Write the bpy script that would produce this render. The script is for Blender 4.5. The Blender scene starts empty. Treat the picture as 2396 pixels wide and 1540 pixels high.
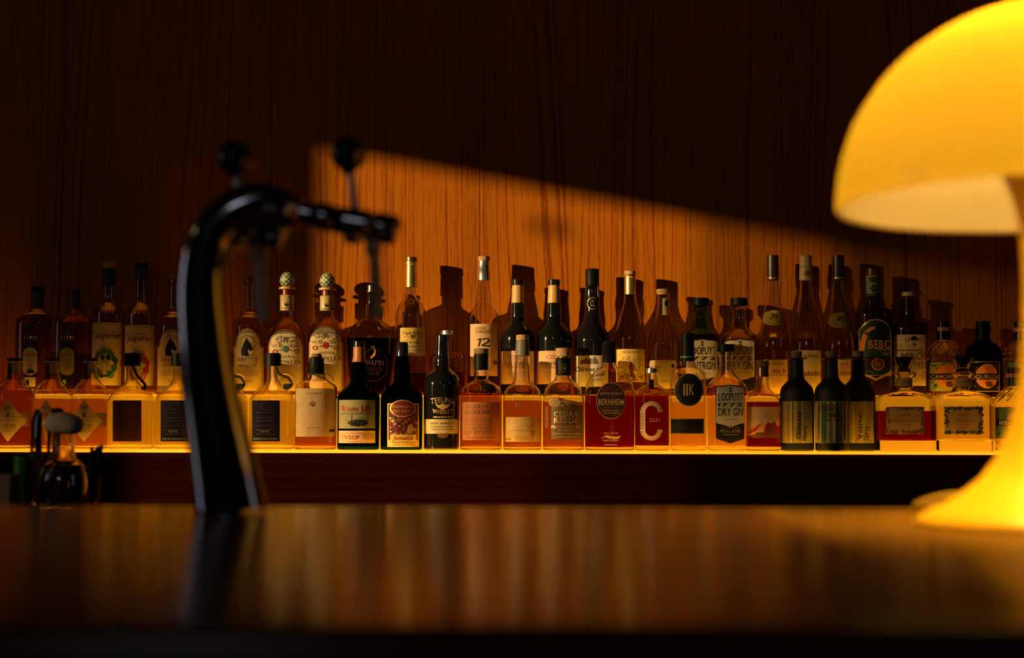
import bpy, bmesh, math, random
from math import sin, cos, pi, tan, atan, radians, sqrt
from mathutils import Vector, Matrix, Euler
from mathutils.geometry import tessellate_polygon
random.seed(7)
S = bpy.context.scene
C = S.collection
F = 50.0/36.0*2396
CAMZ = 1.175
# ---------------------------------------------------------------- camera
cam = bpy.data.cameras.new('camera'); camo = bpy.data.objects.new('camera', cam); C.objects.link(camo)
cam.lens = 50; cam.sensor_width = 36; cam.clip_start = 0.02
CAMR = Euler((radians(90)+atan(230/F), 0, 0)).to_matrix() @ Euler((0, 0, radians(0.17))).to_matrix()
camo.matrix_world = Matrix.Translation((0, 0, CAMZ)) @ CAMR.to_4x4()
cam.dof.use_dof = True; cam.dof.focus_distance = 3.5; cam.dof.aperture_fstop = 3.6
S.camera = camo
S.view_settings.view_transform = 'Standard'; S.view_settings.look = 'None'
S.view_settings.exposure = 0.0; S.view_settings.gamma = 1.0
try: S.view_settings.use_curve_mapping = False
except Exception: pass
S.cycles.max_bounces = 16; S.cycles.transmission_bounces = 16; S.cycles.transparent_max_bounces = 8
S.cycles.glossy_bounces = 5; S.cycles.diffuse_bounces = 3
S.cycles.caustics_refractive = True; S.cycles.caustics_reflective = False
S.cycles.sample_clamp_indirect = 3.0; S.cycles.blur_glossy = 0.5
S.cycles.use_denoising = True
# ---------------------------------------------------------------- world, sun and window daylight, plus an added back light
w = bpy.data.worlds.new('world'); S.world = w; w.use_nodes = True
w.node_tree.nodes['Background'].inputs[0].default_value = (0.5, 0.25, 0.12, 1)
w.node_tree.nodes['Background'].inputs[1].default_value = 0.004
SUN_EL = math.atan(0.165)
def add_light(name, typ, energy, color, loc=(0, 0, 0), rot=None, **kw):
    l = bpy.data.lights.new(name, typ); l.energy = energy; l.color = color
    o = bpy.data.objects.new(name, l); C.objects.link(o); o.location = loc
    if rot is not None: o.rotation_euler = rot
    for k, v in kw.items(): setattr(l, k, v)
    return o
sd = Vector((sin(radians(60))*cos(SUN_EL), cos(radians(60))*cos(SUN_EL), -sin(SUN_EL)))
sun = add_light('low_sun', 'SUN', 6.0, (1, 0.66, 0.27)); sun.rotation_euler = sd.to_track_quat('-Z', 'Y').to_euler(); sun.data.angle = radians(0.65)
sky = (0.72, 0.7, 0.85)
add_light('daylight_in_left_window', 'AREA', 3.8, sky, (-4.72, 0.95, 1.95), (0, radians(-90), 0), shape='RECTANGLE', size=1.3, size_y=0.28)
add_light('daylight_in_right_window', 'AREA', 1.2, (0.7, 0.7, 1.0), (4.15, 0.3, 2.5), (0, radians(90), 0), shape='RECTANGLE', size=1.0, size_y=0.35)
add_light('added_high_back_light', 'AREA', 2.4, (0.75, 0.72, 0.85), (-1.0, -2.9, 2.75), (radians(90), 0, 0), shape='RECTANGLE', size=0.7, size_y=0.3)  # cool light added behind the camera for tap highlights and frontal fill

def P(px, py, Y):
    d = CAMR @ Vector(((px-1198)/F, -(py-770)/F, -1))
    t = Y/d.y
    return Vector((0, 0, CAMZ)) + d*t
# ---------------------------------------------------------------- materials
MATS = {}
def principled(name, col, rough=0.5, metal=0.0, trans=0.0, ior=1.45, emit=None, estr=0, coat=0, spec=None):
    m = bpy.data.materials.new(name); m.use_nodes = True
    b = m.node_tree.nodes['Principled BSDF']
    b.inputs['Base Color'].default_value = (*col, 1); b.inputs['Roughness'].default_value = rough
    b.inputs['Metallic'].default_value = metal; b.inputs['Transmission Weight'].default_value = trans
    b.inputs['IOR'].default_value = ior
    if coat: b.inputs['Coat Weight'].default_value = coat; b.inputs['Coat Roughness'].default_value = 0.05
    if emit: b.inputs['Emission Color'].default_value = (*emit, 1); b.inputs['Emission Strength'].default_value = estr
    if spec is not None: b.inputs['Specular IOR Level'].default_value = spec
    MATS[name] = m
    return m
def nn(m, typ, **kw):
    n = m.node_tree.nodes.new(typ)
    for k, v in kw.items(): setattr(n, k, v)
    return n
def bump(m, scale, strength, vec=(1, 1, 1), detail=3, dist=0.001):
    nt = m.node_tree; b = nt.nodes['Principled BSDF']
    tc = nn(m, 'ShaderNodeTexCoord'); mp = nn(m, 'ShaderNodeMapping'); mp.inputs['Scale'].default_value = vec
    ns = nn(m, 'ShaderNodeTexNoise'); ns.inputs['Scale'].default_value = scale; ns.inputs['Detail'].default_value = detail
    bp = nn(m, 'ShaderNodeBump'); bp.inputs['Strength'].default_value = strength; bp.inputs['Distance'].default_value = dist
    nt.links.new(tc.outputs['Object'], mp.inputs[0]); nt.links.new(mp.outputs[0], ns.inputs['Vector'])
    nt.links.new(ns.outputs['Fac'], bp.inputs['Height']); nt.links.new(bp.outputs[0], b.inputs['Normal'])
    return ns
def vary(m, scale, c1, c2, vec=(1, 1, 1), detail=4, lo=0.35, hi=0.65):
    nt = m.node_tree; b = nt.nodes['Principled BSDF']
    tc = nn(m, 'ShaderNodeTexCoord'); mp = nn(m, 'ShaderNodeMapping'); mp.inputs['Scale'].default_value = vec
    ns = nn(m, 'ShaderNodeTexNoise'); ns.inputs['Scale'].default_value = scale; ns.inputs['Detail'].default_value = detail
    cr = nn(m, 'ShaderNodeValToRGB'); cr.color_ramp.elements[0].position = lo; cr.color_ramp.elements[1].position = hi
    cr.color_ramp.elements[0].color = (*c1, 1); cr.color_ramp.elements[1].color = (*c2, 1)
    nt.links.new(tc.outputs['Object'], mp.inputs[0]); nt.links.new(mp.outputs[0], ns.inputs['Vector'])
    nt.links.new(ns.outputs['Fac'], cr.inputs[0]); nt.links.new(cr.outputs[0], b.inputs['Base Color'])
def paper(name, col, tr=0.3, rough=0.6):
    m = bpy.data.materials.new(name); m.use_nodes = True; nt = m.node_tree
    nt.nodes['Principled BSDF'].inputs['Specular IOR Level'].default_value = 0.15 if max(col) > 0.1 else 0.02
    b = nt.nodes['Principled BSDF']; out = nt.nodes['Material Output']
    b.inputs['Base Color'].default_value = (*col, 1); b.inputs['Roughness'].default_value = rough
    tc = nn(m, 'ShaderNodeTexCoord'); ns = nn(m, 'ShaderNodeTexNoise'); ns.inputs['Scale'].default_value = 60; ns.inputs['Detail'].default_value = 5
    cr = nn(m, 'ShaderNodeValToRGB'); cr.color_ramp.elements[0].position = 0.3; cr.color_ramp.elements[1].position = 0.7
    cr.color_ramp.elements[0].color = (*[c*0.85 for c in col], 1); cr.color_ramp.elements[1].color = (*col, 1)
    nt.links.new(tc.outputs['Object'], ns.inputs['Vector']); nt.links.new(ns.outputs['Fac'], cr.inputs[0]); nt.links.new(cr.outputs[0], b.inputs['Base Color'])
    t = nn(m, 'ShaderNodeBsdfTranslucent'); nt.links.new(cr.outputs[0], t.inputs[0])
    mx = nn(m, 'ShaderNodeMixShader'); mx.inputs[0].default_value = tr
    nt.links.new(b.outputs[0], mx.inputs[1]); nt.links.new(t.outputs[0], mx.inputs[2]); nt.links.new(mx.outputs[0], out.inputs[0])
    MATS[name] = m
    return m
def glassy(name, col, rough=0.0, ior=1.47):
    m = bpy.data.materials.new(name); m.use_nodes = True; nt = m.node_tree
    nt.nodes.remove(nt.nodes['Principled BSDF'])
    g = nn(m, 'ShaderNodeBsdfGlass'); g.inputs['Color'].default_value = (*col, 1); g.inputs['Roughness'].default_value = rough; g.inputs['IOR'].default_value = ior
    nt.links.new(g.outputs[0], nt.nodes['Material Output'].inputs[0])
    MATS[name] = m
    return m
def ink(name, col, rough=0.5, metal=0): return principled(name, col, rough, metal, spec=0.2)
glassy('clear_glass', (0.93, 0.9, 0.84)); glassy('green_glass', (0.60, 0.78, 0.40)); glassy('dark_green_glass', (0.10, 0.27, 0.08))
glassy('brown_glass', (0.3, 0.1, 0.03)); glassy('red_tint_glass', (0.75, 0.4, 0.25)); glassy('green_tumbler', (0.05, 0.5, 0.12))
glassy('frosted_glass', (0.9, 0.8, 0.6), 0.25)
glassy('clear_spirit', (0.97, 0.9, 0.75), 0, 1.36); glassy('pale_spirit', (0.95, 0.72, 0.4), 0, 1.36)
glassy('amber_spirit', (0.74, 0.40, 0.08), 0, 1.36); glassy('brown_spirit', (0.5, 0.2, 0.04), 0, 1.36); glassy('tan_spirit', (0.72, 0.44, 0.12), 0, 1.36); glassy('red_spirit', (0.44, 0.055, 0.012), 0, 1.36)
glassy('dark_spirit', (0.22, 0.015, 0.005), 0, 1.36); glassy('green_spirit', (0.05, 0.09, 0.02), 0, 1.36)
principled('black_bottle', (0.006, 0.006, 0.006), 0.07, coat=0.5); principled('matte_black', (0.007, 0.006, 0.006), 0.55, spec=0.3)
principled('dark_brown_bottle', (0.02, 0.006, 0.003), 0.08)
principled('black_cap', (0.006, 0.006, 0.006), 0.45, spec=0.1); principled('black_gloss_cap', (0.01, 0.01, 0.012), 0.12)
bump(MATS['matte_black'], 900, 0.3)
principled('dark_cap', (0.035, 0.015, 0.008), 0.35); principled('blue_wax', (0.012, 0.05, 0.10), 0.5)
principled('red_foil', (0.16, 0.012, 0.01), 0.3); principled('dark_red_foil', (0.09, 0.012, 0.012), 0.35); principled('gold_foil', (0.85, 0.55, 0.15), 0.28, 0.9)
principled('silver_foil', (0.6, 0.6, 0.6), 0.25, 0.9); principled('grey_foil', (0.12, 0.11, 0.1), 0.55); principled('bronze_foil', (0.25, 0.14, 0.06), 0.3, 0.8)
principled('cream_cap', (0.45, 0.32, 0.12), 0.45); principled('tan_foil', (0.55, 0.3, 0.1), 0.45); principled('orange_wax', (0.35, 0.12, 0.04), 0.45)
principled('orange_red_wax', (0.4, 0.06, 0.015), 0.45)
principled('cork', (0.5, 0.3, 0.15), 0.8); vary(MATS['cork'], 300, (0.28, 0.15, 0.07), (0.55, 0.34, 0.17)); principled('dark_cork', (0.22, 0.12, 0.06), 0.8); vary(MATS['dark_cork'], 300, (0.1, 0.05, 0.03), (0.26, 0.15, 0.08))
principled('pinecone_glaze', (0.45, 0.5, 0.3), 0.3); principled('pinecone_groove', (0.02, 0.06, 0.03), 0.4)
principled('leather', (0.012, 0.01, 0.008), 0.45); principled('green_line', (0.05, 0.3, 0.04), 0.4)
paper('cream_paper', (0.72, 0.55, 0.3)); paper('white_paper', (0.75, 0.68, 0.56), 0.2); paper('peach_paper', (0.72, 0.44, 0.24), 0.15); paper('yellow_paper', (0.72, 0.5, 0.12), 0.2)
paper('olive_paper', (0.32, 0.33, 0.12), 0.2); paper('grey_paper', (0.80, 0.74, 0.64), 0.1); paper('sand_paper', (0.5, 0.32, 0.13), 0.35); paper('teal_paper', (0.30, 0.27, 0.12), 0.1)
paper('brown_film', (0.10, 0.035, 0.015), 0.55, 0.3); paper('taupe_film', (0.2, 0.13, 0.05), 0.35, 0.4); paper('orange_film', (0.75, 0.28, 0.08), 0.6, 0.4); paper('amber_film', (0.85, 0.55, 0.16), 0.6, 0.4)
paper('navy_paper', (0.009, 0.007, 0.012), 0.0); paper('black_paper', (0.012, 0.01, 0.008), 0.0); paper('dark_red_paper', (0.16, 0.02, 0.012), 0.05); paper('green_paper', (0.10, 0.16, 0.04), 0.1); paper('frost_paper', (0.8, 0.6, 0.32), 0.6)
ink('ink_black', (0.012, 0.01, 0.01)); ink('ink_brown', (0.12, 0.05, 0.02)); ink('ink_red', (0.27, 0.015, 0.01)); ink('ink_gold', (0.6, 0.38, 0.12), 0.35, 0.4); ink('ink_white', (0.62, 0.55, 0.45))
ink('ink_green', (0.02, 0.055, 0.02)); ink('ink_teal', (0.03, 0.14, 0.085)); ink('ink_blue', (0.014, 0.012, 0.035)); ink('ink_orange', (0.6, 0.22, 0.04)); ink('ink_pale', (0.42, 0.3, 0.16)); ink('ink_grey', (0.14, 0.11, 0.08)); ink('ink_purple', (0.035, 0.014, 0.014))

# ---------------------------------------------------------------- object helpers
def link(name, me, parent=None, smooth=True, loc=None):
    o = bpy.data.objects.new(name, me); C.objects.link(o)
    if parent: o.parent = parent
    if loc is not None: o.location = loc
    return o
def mk(name, verts, faces, mats, parent=None, midx=None, smooth=True, loc=None, sharp=None):
    me = bpy.data.meshes.new(name); me.from_pydata([tuple(v) for v in verts], [], faces)
    if not isinstance(mats, (list, tuple)): mats = [mats]
    for m in mats: me.materials.append(MATS[m] if isinstance(m, str) else m)
    if midx: me.polygons.foreach_set('material_index', midx)
    me.polygons.foreach_set('use_smooth', [smooth]*len(me.polygons))
    if sharp and smooth:
        try: me.set_sharp_from_angle(angle=radians(sharp))
        except Exception: pass
    me.update()
    return link(name, me, parent, loc=loc)
def tag(o, label, cat, group=None, kind=None):
    if label: o['label'] = label
    if cat: o['category'] = cat
    if group: o['group'] = group
    if kind: o['kind'] = kind
    return o
def empty(name, loc, label, cat, group=None):
    o = bpy.data.objects.new(name, None); C.objects.link(o); o.location = loc; o.empty_display_size = 0.02
    return tag(o, label, cat, group)
def boxes_mesh(bl):
    vs, fs = [], []
    for (x0, x1, y0, y1, z0, z1) in bl:
        n = len(vs)
        vs += [(x0, y0, z0), (x1, y0, z0), (x1, y1, z0), (x0, y1, z0), (x0, y0, z1), (x1, y0, z1), (x1, y1, z1), (x0, y1, z1)]
        fs += [[n+i for i in f] for f in ((0, 3, 2, 1), (4, 5, 6, 7), (0, 1, 5, 4), (1, 2, 6, 5), (2, 3, 7, 6), (3, 0, 4, 7))]
    return vs, fs
def box(name, b, mat, parent=None, bevel=0, seg=3):
    bl = b if isinstance(b, list) else [b]
    vs, fs = boxes_mesh(bl)
    o = mk(name, vs, fs, mat, parent, smooth=False)
    if bevel:
        bm = bmesh.new(); bm.from_mesh(o.data)
        bmesh.ops.bevel(bm, geom=bm.edges[:], offset=bevel, segments=seg, affect='EDGES', profile=0.5)
        for f in bm.faces: f.smooth = True
        bm.to_mesh(o.data); bm.free()
        wn = o.modifiers.new('weighted', 'WEIGHTED_NORMAL'); wn.mode = 'FACE_AREA'; wn.weight = 100
    return o
def catmull(pts, n):
    out = []
    P_ = [pts[0]] + list(pts) + [pts[-1]]
    for i in range(1, len(P_)-2):
        p0, p1, p2, p3 = P_[i-1:i+3]
        for k in range(n):
            t = k/n
            out.append(tuple(0.5*((2*b)+(-a+c)*t+(2*a-5*b+4*c-d)*t*t+(-a+3*b-3*c+d)*t**3) for a, b, c, d in zip(p0, p1, p2, p3)))
    out.append(tuple(pts[-1]))
    return out
def tube(name, pts, mat, parent=None, seg=20, sub=6, cap=True, loc=None, flat=1.0, sharp=None):
    """pts: (x,y,z,r); smooth swept tube"""
    q = catmull(pts, sub) if sub > 1 else pts
    pos = [Vector(p[:3]) for p in q]; rad = [p[3] for p in q]
    vs, fs = [], []
    t0 = (pos[1]-pos[0]).normalized()
    up = Vector((0, 1, 0)) if abs(t0.y) < 0.8 else Vector((0, 0, 1))
    nrm = t0.cross(up).normalized()
    for i, p in enumerate(pos):
        t = (pos[min(i+1, len(pos)-1)]-pos[max(i-1, 0)]).normalized()
        nrm = (nrm - t*nrm.dot(t)).normalized(); bn = t.cross(nrm)
        for k in range(seg):
            a = 2*pi*k/seg
            vs.append(p + (nrm*cos(a) + bn*sin(a)*flat)*rad[i])
    for i in range(len(pos)-1):
        for k in range(seg):
            a, b = i*seg+k, i*seg+(k+1) % seg
            fs.append((a, b, b+seg, a+seg))
    if cap:
        fs.append(tuple(range(seg))[::-1]); fs.append(tuple(range((len(pos)-1)*seg, len(pos)*seg)))
    return mk(name, vs, fs, mat, parent, loc=loc, sharp=sharp or 60)
def lathe(name, prof, mat, parent=None, seg=32, loc=None, sharp=35, cx=0, cy=0, M=None):
    """prof: (r,z) from bottom to top; closes at r=0"""
    vs, fs = [], []
    idx = []
    for r, z in prof:
        if r < 1e-6:
            idx.append([len(vs)]); vs.append(Vector((cx, cy, z)))
        else:
            idx.append(list(range(len(vs), len(vs)+seg)))
            vs += [Vector((cx+r*cos(2*pi*k/seg), cy+r*sin(2*pi*k/seg), z)) for k in range(seg)]
    for a, b in zip(idx, idx[1:]):
        for k in range(seg):
            k2 = (k+1) % seg
            if len(a) == 1 and len(b) == 1: continue
            if len(a) == 1: fs.append((a[0], b[k2], b[k]))
            elif len(b) == 1: fs.append((a[k], a[k2], b[0]))
            else: fs.append((a[k], a[k2], b[k2], b[k]))
    if M is not None: vs = [M @ v for v in vs]
    return mk(name, vs, fs, mat, parent, loc=loc, sharp=sharp)

# ---------------------------------------------------------------- glyph cache
GL = {}
def glyph(ch, bold):
    key = (ch, bold)
    if key in GL: return GL[key]
    cu = bpy.data.curves.new('g', 'FONT'); cu.body = ch; cu.size = 1; cu.resolution_u = 2; cu.offset = 0.012 if bold else 0.0
    o = bpy.data.objects.new('g', cu); C.objects.link(o)
    dg = bpy.context.evaluated_depsgraph_get(); ev = o.evaluated_get(dg); me = ev.to_mesh()
    vs = [(v.co.x, v.co.y) for v in me.vertices]; fs = [tuple(p.vertices) for p in me.polygons]
    ev.to_mesh_clear(); bpy.data.objects.remove(o); bpy.data.curves.remove(cu)
    if vs:
        x0 = min(v[0] for v in vs); x1 = max(v[0] for v in vs); vs = [(x-x0, y) for x, y in vs]; w_ = x1-x0
    else: w_ = 0.25
    GL[key] = (vs, fs, w_)
    return GL[key]
for b_ in (False, True):
    for ch in "ABCDEFGHIJKLMNOPQRSTUVWXYZabcdefghijklmnopqrstuvwxyz0123456789.éÉèâô'": glyph(ch, b_)
CAPH = max(v[1] for v in glyph('H', False)[0])
def serifs(vs):
    out = []
    if not vs: return out
    lo = min(v[1] for v in vs); hi = max(v[1] for v in vs)
    for zz, s in ((lo, 1), (hi, -1)):
        xs = sorted(set(round(v[0], 3) for v in vs if abs(v[1]-zz) < 0.012))
        if not xs: continue
        run = [xs[0], xs[0]]
        runs = []
        for x in xs[1:]:
            if x-run[1] < 0.16: run[1] = x
            else: runs.append(run); run = [x, x]
        runs.append(run)
        for a, b in runs:
            if b-a > 0.03: out.append((a-0.05, b+0.05, zz, zz+s*0.035))
    return out
def layout(txt, bold=False, serif=False, gap=0.09):
    vs, fs, x = [], [], 0
    for ch in txt:
        if ch == ' ': x += 0.28; continue
        g, gf, gw = glyph(ch, bold)
        n = len(vs); vs += [(a+x, b) for a, b in g]; fs += [tuple(n+i for i in f) for f in gf]
        if serif:
            for a, b, z0, z1 in serifs(g):
                n = len(vs); vs += [(a+x, z0), (b+x, z0), (b+x, z1), (a+x, z1)]; fs.append((n, n+1, n+2, n+3))
        x += gw + gap + (0.05 if serif else 0)
    return vs, fs, max(x-gap, 0.01)
# ---------------------------------------------------------------- bottle builder
YF, YB, YLIP, YRISE, YWALL = 3.487, 3.610, 3.42, 3.546, 3.668
ZF = P(1198, 1054.5, YLIP).z
ZB = P(1198, 926, YRISE).z
def pchip(pts, y):
    if y <= pts[0][0]: return pts[0][1]
    if y >= pts[-1][0]: return pts[-1][1]
    n = len(pts)
    def sl(i): return (pts[i+1][1]-pts[i][1])/max(pts[i+1][0]-pts[i][0], 1e-6)
    def d(i):
        if i == 0: return sl(0)
        if i == n-1: return sl(n-2)
        a, b = sl(i-1), sl(i)
        return 0 if a*b <= 0 else 2*a*b/(a+b)
    for i in range(n-1):
        if pts[i][0] <= y <= pts[i+1][0]:
            h = max(pts[i+1][0]-pts[i][0], 1e-6); t = (y-pts[i][0])/h
            return ((2*t**3-3*t*t+1)*pts[i][1] + (t**3-2*t*t+t)*h*d(i) + (-2*t**3+3*t*t)*pts[i+1][1] + (t**3-t*t)*h*d(i+1))
def sring(a, b, n, z, N, cx=0):
    out = []
    for k in range(N):
        t = 2*pi*(k+0.5)/N; c, s = cos(t), sin(t)
        out.append(Vector((cx+a*math.copysign(abs(c)**(2/n), c), b*math.copysign(abs(s)**(2/n), s), z)))
    return out
def bridge(vs, fs, rings, N, flip=False):
    ids = []
    for r in rings:
        ids.append(len(vs)); vs += r
    for a, b in zip(ids, ids[1:]):
        for k in range(N):
            k2 = (k+1) % N
            f = (a+k, a+k2, b+k2, b+k)
            fs.append(f[::-1] if flip else f)
    return ids
class Bottle:
    def __init__(s, name, row, cx, prof, label, nb=2.0, depth=1.0, Y=None, group=None, cat='bottle'):
        s.row = row; s.Y = Y or (YF if row == 'F' else YB); s.cx = cx; s.z0 = ZF if row == 'F' else ZB
        # base x: where the axis meets the surface
        s.x0 = P(cx, 1050 if row == 'F' else 926, s.Y).x
        s.pm = P(cx+1, 900, s.Y).x - P(cx, 900, s.Y).x
        s.prof = prof; s.nb = nb; s.dep = depth; s.amax = max(p[1] for p in prof)*s.pm
        s.amin = prof[0][1]*s.pm
        ytop = prof[0][0]; s.ztop = s.zof(ytop)
        s.root = empty(name, (s.x0, s.Y, s.z0), label, cat, group or ('bottles in the front row on the lit shelf' if row == 'F' else 'bottles in the back row on the raised tier'))
        ybot = prof[-1][0]; zb = s.zof(ybot)
        s.ybot = ybot
    def zof(s, y): return P(s.cx, y, s.Y).z - s.z0
    def yof(s, z):
        lo, hi = 400.0, 1200.0
        for _ in range(30):
            m = (lo+hi)/2
            if s.zof(m) > z: lo = m
            else: hi = m
        return (lo+hi)/2
    def dims(s, y, inset=0):
        a = pchip(s.prof, y)*s.pm
        f = min(1, max(0, (a-s.amin*1.15)/max(s.amax*0.9-s.amin*1.15, 1e-4))) if s.amax > s.amin*1.3 else 0
        f = f*f*(3-2*f)
        n = 2+(s.nb-2)*f
        b = a*(1-f)+a*s.dep*f
        b = min(b, s.amax*s.dep if s.dep < 1 else b) if f > 0.02 else b
        return max(a-inset, 1e-3), max(b-inset, 1e-3), n
    def samples(s, z0, z1, step=0.003):
        n = max(4, int(abs(z1-z0)/step)); return [z0+(z1-z0)*i/n for i in range(n+1)]
    def glass(s, mat='clear_glass', t=0.0024, floor=0.008, N=56, hollow=True, pattern=None, name='glass', corner=0.004):
        zt = s.ztop
        def ring(z, inset=0, pat=False):
            a, b, n = s.dims(s.yof(max(z, 0)), inset)
            r = sring(a, b, n, z, N)
            if pat and pattern: r = pattern(s, r, z)
            return r
        vs, fs = [], []
        zs = s.samples(corner, zt, 0.0025)
        a, b, n = s.dims(s.yof(0))
        rings = [sring(a*0.25, b*0.25, n, 0.0015, N), sring(a-corner*1.3, b-corner*1.3, n, 0, N), sring(a-corner*0.35, b-corner*0.35, n, corner*0.3, N)]
        rings += [ring(z, 0, True) for z in zs]
        if hollow:
            zin = s.samples(zt, floor+0.004, 0.003)
            a, b, n = s.dims(s.yof(floor), t)
            rings += [ring(z, t) for z in zin] + [sring(a-0.003, b-0.003, n, floor+0.0008, N), sring(a*0.3, b*0.3, n, floor+0.0025, N)]
        ids = bridge(vs, fs, rings, N)
        fs.append(tuple(range(ids[0], ids[0]+N))[::-1]); fs.append(tuple(range(ids[-1], ids[-1]+N)))
        s.t = t; s.floor = floor
        s.gl = mk(name, vs, fs, mat, s.root, sharp=50)
        return s
    def liquid(s, mat, ylev, N=48):
        t = s.t-0.00025; fl = s.floor
        zl = min(s.zof(ylev), s.ztop-0.01)
        def ring(z, ins=0):
            a, b, n = s.dims(s.yof(z), t+ins); return sring(a, b, n, z, N)
        a, b, n = s.dims(s.yof(fl), t)
        rings = [sring(a*0.3, b*0.3, n, fl+0.0022, N), sring(a-0.003, b-0.003, n, fl+0.0005, N)] + [ring(z) for z in s.samples(fl+0.0038, zl, 0.004)]
        a, b, n = s.dims(s.yof(zl), t); rings.append(sring(a*0.5, b*0.5, n, zl-0.0004, N))
        vs, fs = [], []
        ids = bridge(vs, fs, rings, N)
        fs.append(tuple(range(ids[0], ids[0]+N))[::-1]); fs.append(tuple(range(ids[-1], ids[-1]+N)))
        s.li = mk('liquid', vs, fs, mat, s.root, sharp=50)
        return s
    def cap(s, name, prof, mat, label=None, smooth=False, ribs=0):
        """prof top->bottom in photo rows"""
        pts = []
        q = prof
        if smooth: q = [(y, pchip(prof, y)) for y in [prof[0][0]+(prof[-1][0]-prof[0][0])*i/14 for i in range(15)]]
        zs = [(s.zof(y), r*s.pm) for y, r in q][::-1]
        bv = min(0.0012, 0.2*min(r for z, r in zs if r > 0)) if min(r for z, r in zs) > 0.001 else 0
        out = [(0, zs[0][0])]
        if zs[0][1] > 1e-4: out += [(zs[0][1]-bv, zs[0][0]), (zs[0][1], zs[0][0]+bv*0.7)]
        out += [(r, z) for z, r in zs[1:-1]]
        if zs[-1][1] > 1e-4: out += [(zs[-1][1], zs[-1][0]-bv*0.7), (zs[-1][1]-bv, zs[-1][0])]
        out.append((0, zs[-1][0]))
        o = lathe(name, out, mat, s.root, seg=36)
        if ribs:
            for v in o.data.vertices:
                r = sqrt(v.co.x**2+v.co.y**2)
                if r > 0.004:
                    k = 1+0.03*(1 if int(math.atan2(v.co.y, v.co.x)/(2*pi)*ribs*2) % 2 else 0)
                    v.co.x *= k; v.co.y *= k
        if label: o['label'] = label
        return o
    # ------------------------------------------------------------ painted sheets
    def sheet(s, name, items, mats_base, parent=None, label=None, lift=0.00035, neck=False):
        """items drawn in photo pixels, wrapped on the front of the bottle. item: (verts, faces, mat, liftpx)"""
        vs, fs, mi, mats = [], [], [], []
        Y = s.Y; th = 0.0
        for li, (pv, pf, m, lp) in enumerate(items):
            if m not in mats: mats.append(m)
            im = mats.index(m); n0 = len(vs)
            for (px, py) in pv:
                a, b, n = s.dims(py)
                q = P(px, py, Y-b*0.9); u = q.x-s.x0; z = q.z-s.z0
                # converged vertical: the sheet stays on the upright bottle
                u = max(-a*0.975, min(a*0.975, u))
                yy = -b*(1-abs(u/a)**n)**(1/n)
                off = lift+0.00016*li+lp*s.pm
                # push outwards along the outline's normal
                gx = math.copysign(abs(u/a)**(n-1)/a, u); gy = -abs(yy/b)**(n-1)/b
                g = sqrt(gx*gx+gy*gy)+1e-9
                vs.append((u+gx/g*off, yy+gy/g*off, z))
            fs += [tuple(n0+i for i in f) for f in pf]; mi += [im]*len(pf)
        # faces must look outwards (towards -y)
        out = []
        for f in fs:
            a_, b_, c_ = (Vector(vs[f[0]]), Vector(vs[f[1]]), Vector(vs[f[2]]))
            nr = (b_-a_).cross(c_-a_)
            out.append(f if nr.y < 0 else f[::-1])
        o = mk(name, vs, out, mats, parent or s.root, midx=mi, smooth=True)
        if label: o['label'] = label
        return o
SHAPES = {
 'rect': lambda t: (0, 1),
 'oval': lambda t: (0.5-0.5*sqrt(max(0, 1-(2*t-1)**2)), 0.5+0.5*sqrt(max(0, 1-(2*t-1)**2))),
 'diamond': lambda t: (0.5-0.5*(1-abs(2*t-1)), 0.5+0.5*(1-abs(2*t-1))),
 'arch': lambda t: (0.5-0.5*sqrt(max(0, 1-(1-min(1, t/0.3))**2)), 0.5+0.5*sqrt(max(0, 1-(1-min(1, t/0.3))**2))),
 'shield': lambda t: (0.5-0.5*min(1, (1-t)/0.08), 0.5+0.5*min(1, (1-t)/0.08)) if t > 0.92 else ((0, 1) if t > 0.05 else (0.5-0.5*sqrt(max(0, 1-(1-t/0.05)**2)), 0.5+0.5*sqrt(max(0, 1-(1-t/0.05)**2)))),
 'point': lambda t: (0.5-0.5*min(1, (1-t)/0.35), 0.5+0.5*min(1, (1-t)/0.35)),
 'taper': lambda t: (0.18*t, 1-0.18*t),
 'rough': lambda t: (0.02+0.02*sin(t*37), 0.98-0.02*sin(t*29+1)) if 0.04 < t < 0.96 else (0.06, 0.94),
 'blob': lambda t: (0.5-0.5*sqrt(max(0, 1-abs(2*t-1)**3)), 0.5+0.5*sqrt(max(0, 1-abs(2*t-1)**3))),
 'stadium': lambda t: (0.5-0.5*sqrt(max(0, 1-(max(0, abs(2*t-1)-0.55)/0.45)**2)), 0.5+0.5*sqrt(max(0, 1-(max(0, abs(2*t-1)-0.55)/0.45)**2))),
}
def sh(shape, x0, x1, y0, y1, mat, cell=3.5):
    fn = SHAPES[shape] if isinstance(shape, str) else shape
    curved = shape != 'rect'
    nc = max(2, int((x1-x0)/cell)); nr = max(2, int((y1-y0)/(2.5 if curved else 6)))
    if curved: nr = max(nr, 10)
    pv, pf = [], []
    for j in range(nr+1):
        t = j/nr
        if shape in ('oval', 'blob', 'stadium'): t = 0.5-0.5*cos(pi*t)
        l, r = fn(t)
        for i in range(nc+1): pv.append((x0+(x1-x0)*(l+(r-l)*i/nc), y0+(y1-y0)*t))
    for j in range(nr):
        for i in range(nc):
            a = j*(nc+1)+i; pf.append((a, a+1, a+nc+2, a+nc+1))
    return [(pv, pf, mat, 0)]
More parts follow.
